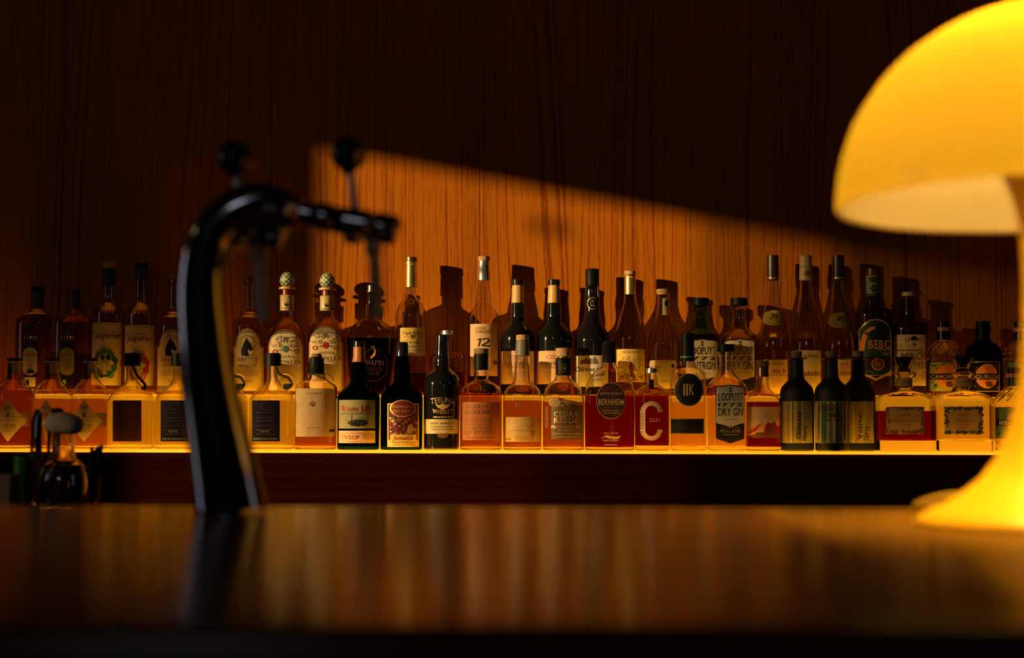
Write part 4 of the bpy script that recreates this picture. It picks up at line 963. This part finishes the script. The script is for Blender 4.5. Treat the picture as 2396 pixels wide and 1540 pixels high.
def fort(cx, ccx, label, y0, dx0, dx1, gemc, liq, lev, hc):
    b = Bottle('tequila_bottle', 'B', cx, [(728, 14), (738, 14.5), (747, 20), (757, 30), (768, 37), (782, 42), (796, 43.5), (930, 43)], label, nb=2.8, depth=0.9)
    b.glass().liquid(liq, lev)
    pine(b, hc, 18)
    b.cap('cork_disc', [(hc+17, 19.5), (hc+23, 20)], 'tan_foil'); b.cap('neck_foil', [(hc+23, 13), (hc+36, 13)], 'red_foil'); nb_ = b.cap('neck_band', [(hc+36, 17.5), (hc+38, 17), (hc+69, 16.5), (728, 17)], 'cream_cap', label='cream paper neck band')
    b.sheet('band_crest', sh('blob', cx-3, cx+8, hc+46, hc+62, 'ink_black')+line(cx-14, hc+41, cx+17, hc+41, 1.4, 'ink_black')+line(cx-14, hc+66, cx+17, hc+66, 1.4, 'ink_black'), nb_, lift=0.0030)
    x0, x1 = dx0, dx1; m = (x0+x1)/2
    ys = y0
    it = sh('arch', x0, x1, ys, 915, 'cream_paper')+ring(m, ys+39, 38.5, 37, 1.8, 'ink_black', 0, 180)+line(x0+2, ys+40, x0+2, 905, 1, 'ink_brown')+line(x1-2, ys+40, x1-2, 905, 1, 'ink_brown')
    it += specks(m-28, m+28, ys+16, ys+32, 55, 'ink_grey', 2.2)+line(m-20, ys+18, m+22, ys+19, 2, 'ink_grey')+line(m-2, ys+18, m-2, ys+28, 1.6, 'ink_black')+line(m+3, ys+18, m+3, ys+28, 1.6, 'ink_black')
    it += T('DES', m-26, ys+38, 5, 11, 'ink_brown')+T('1873', m+25, ys+38, 5, 12, 'ink_brown')+sh('blob', m-5, m+6, ys+38, ys+54, gemc)+ring(m-12, ys+38, 4, 4, 1.4, 'ink_brown')+ring(m+13, ys+38, 4, 4, 1.4, 'ink_brown')+ring(m-24, ys+52, 6, 5, 2, 'ink_red')+ring(m+25, ys+52, 6, 5, 2, 'ink_red')+line(m-14, ys+50, m-5, ys+46, 1.5, 'ink_black')+line(m+14, ys+50, m+6, ys+46, 1.5, 'ink_black')
    it += T('TEQUILA', m+3, ys+63, 5, 40, 'ink_black', False, True, arc=3)+T('FORTALEZA', m+1, ys+76, 8, 66, 'ink_black', False, True)+dash(m-24, m+26, [ys+83], 1.2, 'ink_brown')
    it += line(m+14, ys+82, m+28, ys+98, 1.2, 'ink_brown')+dash(m-30, m+10, range(int(ys+90), int(ys+128), 5), 1.2, 'ink_pale')+ring(m-2, ys+130, 22, 18, 2, 'ink_grey', 0, 180)
    b.sheet('label', it, None)
fort(669, 671, 'tequila bottle with pine cone stopper and arched label, nearer the tap of the two', 771, 627, 709, 'ink_teal', 'pale_spirit', 800, 655)
fort(763, 768, 'tequila bottle with pine cone stopper and arched label, beside the dark cognac decanter', 762, 722, 801, 'ink_red', 'pale_spirit', 793, 657)
# wide dark decanter with scalloped shoulder
def petals(s, r, z):
    za, zb_ = s.zof(792), s.zof(738)
    if not (za < z < zb_): return r
    out = []
    for i, v in enumerate(r):
        t = 2*pi*i/len(r); q = 1-0.06*abs(sin(6*t+z*60))*sin(pi*(z-za)/(zb_-za)); out.append(Vector((v.x*q, v.y*q, v.z)))
    return out
b = Bottle('cognac_decanter', 'B', 867, [(712, 13), (740, 13.5), (746, 20), (754, 33), (766, 47), (780, 54), (792, 56.5), (830, 54), (880, 49), (930, 43)], 'wide tapering decanter of dark cognac with scalloped shoulders and round emblem', nb=2.6, depth=0.78)
b.glass(N=84, pattern=petals).liquid('dark_spirit', 793)
b.cap('neck_foil', [(684, 10.5), (690, 9.5), (711, 10)], 'black_gloss_cap'); b.cap('neck_band', [(681, 11), (684, 11)], 'gold_foil'); b.cap('cap', [(668, 9), (681, 9)], 'silver_foil', label='silver top')
b.sheet('emblem', ring(874, 855, 33, 38, 1.6, 'ink_purple')+T('HAPIN', 878, 849, 12, 40, 'ink_brown', serif=True)+dash(856, 895, [861, 866], 1.8, 'ink_brown')+T('VSOP', 875, 874, 8, 24, 'ink_brown', serif=True)+poly([(866, 838), (873, 830), (877, 822), (874, 811), (880, 822), (878, 832), (870, 839)], 'ink_orange')+specks(868, 880, 808, 816, 6, 'ink_gold', 1.2), None)
# gold capsule cognac
b = Bottle('cognac_bottle', 'B', 960, [(674, 11.5), (692, 12), (700, 17), (708, 25), (718, 31), (732, 35), (750, 36), (930, 36)], 'tall clear cognac bottle with long shiny gold neck capsule and yellow label')
b.glass().liquid('red_spirit', 874)
b.cap('neck_foil', [(612, 14), (619, 14), (620, 13), (630, 13), (673, 13.5)], 'gold_foil', label='long shiny gold capsule'); b.cap('cap', [(602, 13.5), (612, 13.5)], 'bronze_foil')
b.sheet('label', sh('rect', 936, 993, 767, 800, 'yellow_paper')+sh('rect', 936, 993, 800, 832, 'cream_paper')+T('Cigar Blend', 965, 779, 7, 46, 'ink_brown', True, True)+sh('point', 961, 970, 784, 793, 'ink_brown')+dash(945, 958, [788], 1, 'ink_brown')+dash(974, 988, [788], 1, 'ink_brown')+T('Bas Armagnac', 966, 801, 5, 44, 'ink_brown', serif=True)+T('COGNAC', 966, 811, 5, 34, 'ink_brown')+dash(944, 988, [819, 824, 829], 1, 'ink_brown'), None)
# short silver cap square bottle
b = Bottle('liquor_bottle', 'B', 1047, [(785, 13), (815, 13.5), (821, 20), (826, 32), (831, 39), (838, 41), (930, 40)], 'short square clear bottle with silver cap, half hidden behind the black whiskey bottle', nb=4.5)
b.glass().liquid('amber_spirit', 872)
b.cap('cap', [(774, 16), (784, 16.5)], 'silver_foil')
b.sheet('label', scribble(1052, 1072, 864, 10, 'ink_black', 1.4, 3)+line(1062, 850, 1058, 872, 1.6, 'ink_black'), None)
# tall 12
b = Bottle('armagnac_bottle', 'B', 1131, [(658, 13.5), (680, 15.5), (700, 17.5), (715, 19), (721, 24), (728, 30), (738, 35), (750, 37), (930, 36.5)], 'tall clear bottle with silver capsule and peach label bearing a large brushed 12')
b.glass().liquid('red_spirit', 880)
b.cap('neck_foil', [(611, 13.5), (632, 13.8), (633, 14.5), (657, 14.5)], 'silver_foil', label='silver capsule'); b.cap('stopper', [(600, 13.5), (611, 13.5)], 'cork'); b.cap('neck_band', [(631.5, 14.2), (633, 14.2)], 'red_foil')
b.sheet('label', sh('rect', 1100, 1164, 758, 880, 'peach_paper')+T('DOMAINE', 1125, 768, 4.5, 24, 'ink_brown')+T('TARIQUET', 1132, 776, 8, 41, 'ink_brown', serif=True)+poly([(1115, 795), (1127, 791), (1122, 811), (1118, 811), (1122, 797)], 'ink_black')
    + merge(ring(1136, 797, 8, 6, 2.6, 'ink_black', -40, 170)+line(1142, 800, 1127, 809, 2.6, 'ink_black')+line(1127, 809, 1147, 810, 3, 'ink_black'))+line(1136, 829, 1154, 829, 0.8, 'ink_brown')+sh('rect', 1153, 1163, 845, 853, 'ink_brown')+dash(1136, 1160, [858, 862, 866], 0.8, 'ink_pale'), None)
def calva(cx, x0, x1, label):
    b = Bottle('calvados_bottle', 'B', cx, [(711, 15.5), (740, 16), (752, 18), (765, 27), (778, 36), (790, 40), (800, 40.5), (930, 40)], label)
    b.glass('black_bottle', hollow=False)
    b.cap('neck_foil', [(668, 13.5), (710, 15)], 'tan_foil', label='tan paper neck sleeve'); b.cap('cap', [(655, 14.5), (668, 14.5)], 'black_gloss_cap')
    m = (x0+x1)/2-6
    b.sheet('label', sh('rect', x0, x1, 821, 899, 'peach_paper')+ring(m, 836, 14, 4, 0.9, 'ink_brown', 10, 300)+ring(m+3, 836, 4, 4, 1.2, 'ink_brown', -60, 200)+T('CALVADOS', m+4, 851, 8, 56, 'ink_brown', serif=True)+T("PAYS D'AUGE", m+3, 860, 4.5, 40, 'ink_brown')+dash(m-18, m+20, [872, 880], 0.8, 'ink_pale'), None)
calva(1211, 1172, 1250, 'dark calvados bottle with tan neck sleeve, directly behind the slender-necked whisky')
calva(1296, 1257, 1335, 'dark calvados bottle with tan neck sleeve, directly behind the taupe-label bourbon')
# black armagnac
b = Bottle('armagnac_bottle', 'B', 1386, [(671, 16), (680, 17), (700, 17.5), (722, 16.5), (740, 18), (755, 22), (770, 31), (785, 39), (800, 41), (930, 40)], 'tall black bottle with gold ring crest on its neck and white chateau label')
b.glass('black_bottle', hollow=False)
b.cap('cap', [(630, 15.5), (633, 16.5), (670, 16)], 'black_cap')
b.sheet('emblem', ring(1387, 710, 13, 14, 1.2, 'ink_gold')+T('CL', 1387, 710, 14, 11, 'ink_gold', serif=True), None)
b.sheet('label', sh('rect', 1347, 1424, 832, 905, 'white_paper')+poly([(1358, 852), (1360, 842), (1368, 842), (1370, 836), (1374, 842), (1384, 838), (1384, 852)], 'ink_brown')+poly([(1386, 852), (1386, 842), (1391, 834), (1396, 842), (1400, 852)], 'ink_grey')+T('Château de', 1377, 864, 10, 58, 'ink_black', True, True)+T('Laubade', 1398, 876, 6, 34, 'ink_brown', True, shear=0.3)+T('X.O.P', 1395, 888, 6, 22, 'ink_brown', serif=True), None)
# burgundy-shaped with gold
b = Bottle('grappa_bottle', 'B', 1475, [(691, 13.5), (705, 15), (725, 20), (745, 26), (765, 31.5), (785, 35.5), (800, 36.5), (930, 36)], 'clear sloping grappa bottle with gold foil and yellow label of a red tree')
b.glass().liquid('clear_spirit', 842)
b.cap('neck_foil', [(645, 13.5), (649, 14), (650, 13), (690, 13.3)], 'gold_foil', label='gold foil'); b.cap('stopper', [(634, 13), (644, 13)], 'cork')
b.sheet('label', sh('rect', 1443, 1510, 817, 894, 'yellow_paper')+T('MAROLO', 1476, 824, 6, 38, 'ink_brown', serif=True)+specks(1450, 1504, 833, 868, 90, 'ink_brown', 1.4, lambda x, y: ((x-1476)/28)**2+((y-850)/20)**2 < 1)+poly([(1474, 872), (1472, 860), (1474, 848), (1478, 848), (1480, 860), (1482, 880), (1485, 890), (1476, 880)], 'ink_red')+specks(1450, 1506, 876, 892, 60, 'ink_brown', 2.2), None)
# clear sloping with cork
b = Bottle('grappa_bottle', 'B', 1553, [(690, 14.5), (696, 14), (715, 14.5), (735, 17), (760, 24), (785, 33), (805, 38), (820, 38.5), (930, 38)], 'clear sloping bottle with pale cork and small white neck stamp')
b.glass().liquid('clear_spirit', 860)
b.cap('stopper', [(677, 16), (686, 16)], 'cork'); b.cap('collar', [(686, 15), (690, 15)], 'tan_foil')
b.sheet('neck_label', sh('rect', 1550, 1566, 698, 738, 'cream_paper')+sh('rect', 1555, 1562, 704, 716, 'ink_black'), None)
b.sheet('label', sh('rough', 1519, 1585, 843, 910, 'cream_paper')+T('grappa', 1536, 858, 5, 24, 'ink_brown', shear=0.3)+dash(1522, 1546, [866, 873], 1.3, 'ink_brown')+sh('blob', 1571, 1578, 852, 862, 'ink_black')+line(1574, 860, 1568, 885, 1.3, 'ink_orange')+line(1522, 893, 1566, 893, 0.8, 'ink_brown'), None)
gin('B', 1640, 'green-tinted gin bottle with shield label, behind the round medallion gin', -108, 1604, 1681, 'OUTRGIN', 'green_glass', 'pale_spirit', 785, 0)
gin('B', 1731, 'clear shield-label gin bottle in the back row, right of the green-tinted one', -108, 1696, 1767, 'DRY GIN', 'clear_glass', 'pale_spirit', 900, 0)
def tallneck(cx, label, capm, medal, lev, mcy, words, capx=0, band=False):
    b = Bottle('eau_de_vie_bottle', 'B', cx, [(658, 13), (675, 14.5), (700, 17.5), (725, 21.5), (750, 26.5), (775, 32), (800, 36.5), (820, 37.5), (930, 37)], label)
    b.glass().liquid('clear_spirit', lev)
    if band:
        b.cap('neck_foil', [(626, 15), (657, 15.5)], 'cream_cap', label='yellow paper capsule'); b.cap('cap', [(598, 12), (602, 14), (624, 14.5), (626, 14)], 'cream_cap')
        b.sheet('crest', ring(cx, 640, 8, 8, 1.2, 'ink_brown')+sh('blob', cx-4, cx+4, 636, 645, 'ink_brown'), None, lift=0.0025)
    else:
        b.cap('cap', [(598, 14), (620, 14.5), (650, 14.5), (657, 14)], capm); b.cap('neck_band', [(650, 14.8), (653, 14.8)], 'gold_foil')
    if medal: b.sheet('medallion', sh('blob', cx-24, cx+24, mcy-18, mcy+18, 'yellow_paper')+T('JN', cx, mcy-4, 11, 15, 'ink_black', True, shear=0.3)+ring(cx, mcy, 18, 13, 0.9, 'ink_brown', 190, 350), None, label='oval cream seal')
    it = sh('rect', cx-33, cx+33, 842 if not band else 820, 922, 'peach_paper' if not band else 'cream_paper')
    for t_, y, h, w_ in words: it += T(t_, cx, y, h, w_, 'ink_brown', shear=0.15)
    it += dash(cx-30, cx+30, [886, 892, 898, 905], 0.9, 'ink_pale')
    if not band: it += line(cx-32, 878, cx+32, 878, 0.9, 'ink_brown')
    b.sheet('label', it, None)
tallneck(1811, 'tall sloping clear bottle with dark capsule and cream seal, left of the yellow-capped one', 'dark_cap', True, 795, 744, [('Eau de vie', 851, 5, 46), ('de dés B', 868, 9, 56)])
tallneck(1889, 'tall sloping clear bottle with yellow paper capsule', 'cream_cap', False, 794, 0, [('Massenez', 832, 9, 54), ('Mirabelle', 874, 12, 60)], band=True)
tallneck(1965, 'tall sloping clear bottle with dark capsule and cream seal, right of the yellow-capped one', 'dark_cap', True, 820, 750, [('de vie', 851, 5, 40), ('de cassis', 872, 8, 54)])
# dark ornate bottle
b = Bottle('amaro_bottle', 'B', 2046, [(695, 17), (700, 19), (703, 17), (709, 19.5), (713, 18), (717, 20), (721, 30), (727, 38), (740, 41), (930, 40.5)], 'dark ornate bottle with large green, black and red picture label and patterned neck', nb=2.6)
b.glass('dark_brown_bottle', hollow=False, N=72)
b.cap('neck_foil', [(645, 16), (694, 16)], 'olive_paper', label='green and black patterned neck sleeve'); b.cap('cap', [(629, 16), (645, 17)], 'dark_red_foil')
b.sheet('neck_print', sh('diamond', 2037, 2049, 665, 685, 'ink_black')+sh('diamond', 2040, 2047, 669, 680, 'ink_teal')+sh('blob', 2034, 2053, 648, 660, 'ink_green')+line(2030, 689, 2060, 689, 3, 'ink_black'), None, lift=0.0012)
it = sh('arch', 2011, 2087, 746, 880, 'ink_gold')+sh('arch', 2013.5, 2084.5, 749, 878, 'ink_green')+sh('blob', 2034, 2082, 757, 796, 'ink_black')+poly([(2024, 777), (2034, 766), (2048, 764), (2046, 770), (2032, 778)], 'ink_orange')+poly([(2016, 800), (2022, 780), (2030, 786), (2026, 800), (2024, 820), (2016, 822)], 'ink_orange')
it += T('BEBC', 2057, 806, 19, 50, 'ink_orange', True, True)+T('SMALL BATCH', 2066, 818, 4, 36, 'ink_gold')+T('COLD', 2070, 828, 5, 16, 'ink_gold')+sh('rect', 2013, 2085, 836, 866, 'ink_black')+sh('oval', 2038, 2068, 838, 867, 'ink_orange')+sh('oval', 2040.5, 2065.5, 840.5, 864.5, 'ink_brown')+T('BF', 2053, 852, 9, 14, 'ink_orange', True, True)
it += poly([(2014, 868), (2048, 886), (2085, 868), (2085, 873), (2048, 892), (2014, 873)], 'ink_gold')
b.sheet('label', it, None)
# brown bottle cream label
b = Bottle('amaro_bottle', 'B', 2129, [(695, 12.5), (735, 13), (744, 15), (750, 24), (755, 33), (762, 38), (772, 39.5), (930, 39)], 'dark brown bottle with cork top and crowded cream poster label', nb=2.3)
b.glass('dark_brown_bottle', hollow=False)
b.cap('stopper', [(684, 15.5), (694, 15.5)], 'cream_cap')
it = sh('rect', 2098, 2168, 783, 903, 'cream_paper')+ring(2105, 812, 7, 7, 1, 'ink_grey')+ring(2163, 793, 6, 6, 1, 'ink_grey')+T('LE', 2123, 795, 8, 10, 'ink_brown', True, True)+T('TS', 2150, 795, 8, 12, 'ink_brown', True, True)+poly([(2127, 794), (2132, 789), (2137, 786), (2142, 789), (2147, 794), (2137, 798)], 'ink_black')+sh('point', 2134, 2141, 803, 811, 'ink_brown')
it += dash(2102, 2160, [820], 3, 'ink_brown', 4, 9)+T('MIRCH', 2138, 833, 14, 56, 'ink_brown', True, True)+line(2128, 846, 2166, 838, 1.5, 'ink_brown')+T('AYED', 2144, 856, 15, 44, 'ink_brown', serif=True)+sh('oval', 2131, 2142, 870, 883, 'ink_black')+ring(2160, 878, 5, 9, 1.5, 'ink_brown')+dash(2102, 2166, [890, 896], 1, 'ink_pale')
b.sheet('label', it, None)
crystal('B', 2210, 'diamond-cut clear bottle with olive label, right of the dark brown poster-label bottle', 'CAMOMILLA', 'olive_paper', 0, 'clear_spirit', 752, 43)
crystal('B', 2303, 'dark diamond-cut bottle with black square label, in the back row', 'LIQUIRIZIA', 'black_paper', 0, 'dark_spirit', 752, 43, 'black_cap', 'brown_glass')
crystal('B', 2392, 'diamond-cut clear bottle with green label, cut off by the right edge of the picture', 'PINO', 'green_paper', 0, 'clear_spirit', 753, 43)

# ================================================================ jars on the work counter
def loc(px, py, Y): return P(px, py, Y)
def wk(name, cx, label, cat, Y=YJ): 
    v = P(cx, 1187, Y); v.z = ZJ
    return empty(name, v, label, cat), v
def hz(py, Y=YJ): return P(100, py, Y).z-ZJ
pj = P(101, 1100, YJ).x-P(100, 1100, YJ).x
principled('dark_syrup', (0.012, 0.005, 0.003), 0.3); principled('grey_stopper', (0.42, 0.34, 0.27), 0.7); bump(MATS['grey_stopper'], 500, 0.4); principled('tool_steel', (0.12, 0.12, 0.12), 0.25, 0.9); principled('tool_black', (0.01, 0.01, 0.01), 0.2)
t, v = wk('glass_jar', 146, 'rounded glass jar of dark contents with grey mushroom-shaped stopper', 'jar', 2.26)
s_ = [(56, 1187), (59, 1178), (59, 1166), (58, 1152), (57, 1138), (55, 1122), (52, 1106), (46, 1088), (36, 1078), (27, 1068), (24, 1050), (25, 1010)]
out = [(0, 0.0)]+[(r*pj, max(0.0002, hz(y, 2.26))) for r, y in s_]; inn = [((r-4)*pj, max(0.004, hz(y, 2.26))) for r, y in s_][::-1]+[(0, 0.004)]
jg = lathe('glass', out+inn, 'clear_glass', t, seg=72, sharp=60)
dm = {}
for i_, v_ in enumerate(jg.data.vertices):
    if 0.002 < v_.co.z < hz(1085, 2.26) and v_.co.xy.length > 0.026 and i_ < 72*7+2:
        k_ = 1-0.035*abs(sin(v_.co.z*260+i_*0.9)); v_.co.x *= k_; v_.co.y *= k_
lathe('contents', [(0, 0.0042)]+[((r-6)*pj, max(0.0045, hz(y, 2.26))) for r, y in s_[:8]]+[(0, hz(1087, 2.26))], 'dark_syrup', t, seg=48)
st_ = tube('stopper', [(P(x, y, 2.26).x-v.x, 0, P(x, y, 2.26).z-v.z, r*pj) for x, y, r in ((111, 1000, 10), (116, 997, 20), (128, 993, 26), (150, 993, 28), (172, 998, 26), (185, 1002, 20), (190, 1004, 10))], 'grey_stopper', t, seg=28, sub=4)
st_['label'] = 'rough grey mushroom stopper'
for v_ in st_.data.vertices:
    zc_ = hz(1010, 2.26)
    if v_.co.z < zc_: v_.co.z = zc_+(v_.co.z-zc_)*0.5
# jug of bar tools behind
t, v = wk('glass_jug', 105, 'tall clear glass jug holding dark bar tools behind the stoppered jar', 'jug', 2.34)
pk = P(101, 1100, 2.34).x-P(100, 1100, 2.34).x
s_ = [(34, 1187), (36, 1120), (37, 1030), (36, 985), (30, 965)]
out = [(0, 0)]+[(r*pk, max(0.0002, hz(y, 2.34))) for r, y in s_]; inn = [((r-3)*pk, max(0.004, hz(y, 2.34))) for r, y in s_][::-1]+[(0, 0.004)]
lathe('glass', out+inn, 'clear_glass', t, seg=48)
def tool(name, label, pts, mat, Y=2.34, extra=None):
    v0 = P(pts[0][0], pts[0][1], Y)
    o = tube(name, [((P(x, y, Y)-v0).x, dd, (P(x, y, Y)-v0).z, r*pk) for x, y, r, dd in pts], mat, None, seg=16, sub=4)
    o.location = v0; tag(o, label, 'bar tool', 'bar tools in the glass jug'); return o
tool('bar_spoon', 'black bar tool with a round knobby top, at the left side of the jug', [(98, 1180, 4, 0), (95, 1080, 4, 0), (92, 1010, 5, 0), (90, 985, 9, 0), (88, 968, 8, 0), (87, 958, 5, 0)], 'tool_black')
tool('muddler', 'dark tool with an oval copper-edged head in the middle of the jug', [(108, 1180, 4, 0.006), (110, 1080, 4, 0.006), (113, 1010, 5, 0.006), (116, 985, 9, 0.006), (119, 968, 9, 0.006), (122, 955, 5, 0.006)], 'bronze_foil')
tool('strainer', 'black rounded tool head rising behind the grey stopper', [(124, 1180, 4, -0.008), (128, 1080, 4, -0.008), (132, 1010, 6, -0.008), (136, 985, 14, -0.008), (140, 968, 15, -0.008), (142, 955, 8, -0.008)], 'tool_black')
tool('tongs', 'slim steel tongs leaning on the left wall of the jug', [(88, 1180, 3, 0.01), (82, 1080, 3, 0.01), (79, 1020, 7, 0.01), (78, 990, 10, 0.01), (80, 972, 6, 0.01)], 'tool_steel')
# green tumbler
t, v = wk('green_glass', 54, 'green glass tumbler beside the grey box at the left edge', 'glass', 2.30)
pk2 = P(101, 1100, 2.30).x-P(100, 1100, 2.30).x
out = [(0, 0), (20*pk2, 0.0003), (25*pk2, hz(1067, 2.30))]; inn = [(22.5*pk2, hz(1067, 2.30)), (17.5*pk2, 0.008), (0, 0.008)]
lathe('glass', out+inn, principled('green_tint', (0.015, 0.16, 0.035), 0.25, trans=0.4), t, seg=40)
# grey box
principled('grey_card', (0.14, 0.1, 0.07), 0.8); bump(MATS['grey_card'], 300, 0.3)
v = P(14, 1187, 2.22); v.z = ZJ
o = box('storage_box', (-0.03, 0.028*0.56, -0.025, 0.025, 0, hz(1110, 2.22)), 'grey_card', bevel=0.003); o.location = v; tag(o, 'small grey box standing at the left edge of the picture on the worktop', 'box')
# glass of straws
t, v = wk('straw_glass', 216, 'small clear glass holding black straws, right of the stoppered jar', 'glass', 2.32)
pk3 = P(101, 1100, 2.32).x-P(100, 1100, 2.32).x
out = [(0, 0), (17*pk3, 0.0003), (19*pk3, hz(1120, 2.32))]; inn = [(17.4*pk3, hz(1120, 2.32)), (15.2*pk3, 0.006), (0, 0.006)]
lathe('glass', out+inn, 'clear_glass', t, seg=36)
for i in range(9):
    dx = -6+i*1.5; x1 = 216+i*3.0+random.uniform(-2, 2); y1 = 1038+random.uniform(0, 16)
    p0 = P(216+dx*0.6-3, 1182, 2.32); p1 = P(x1, y1, 2.32); dd = random.uniform(-0.004, 0.004)
    o = tube('drinking_straw', [(0, dd*0.5, 0, 0.0026), ((p1-p0).x*0.5, dd*0.8, (p1-p0).z*0.5, 0.0026), ((p1-p0).x, dd*2.2, (p1-p0).z, 0.0026)], 'tool_black', None, seg=10, sub=2)
    o.location = p0; tag(o, 'thin black straw leaning to the right in the small glass beside the jar', 'straw', 'black straws in the small glass')
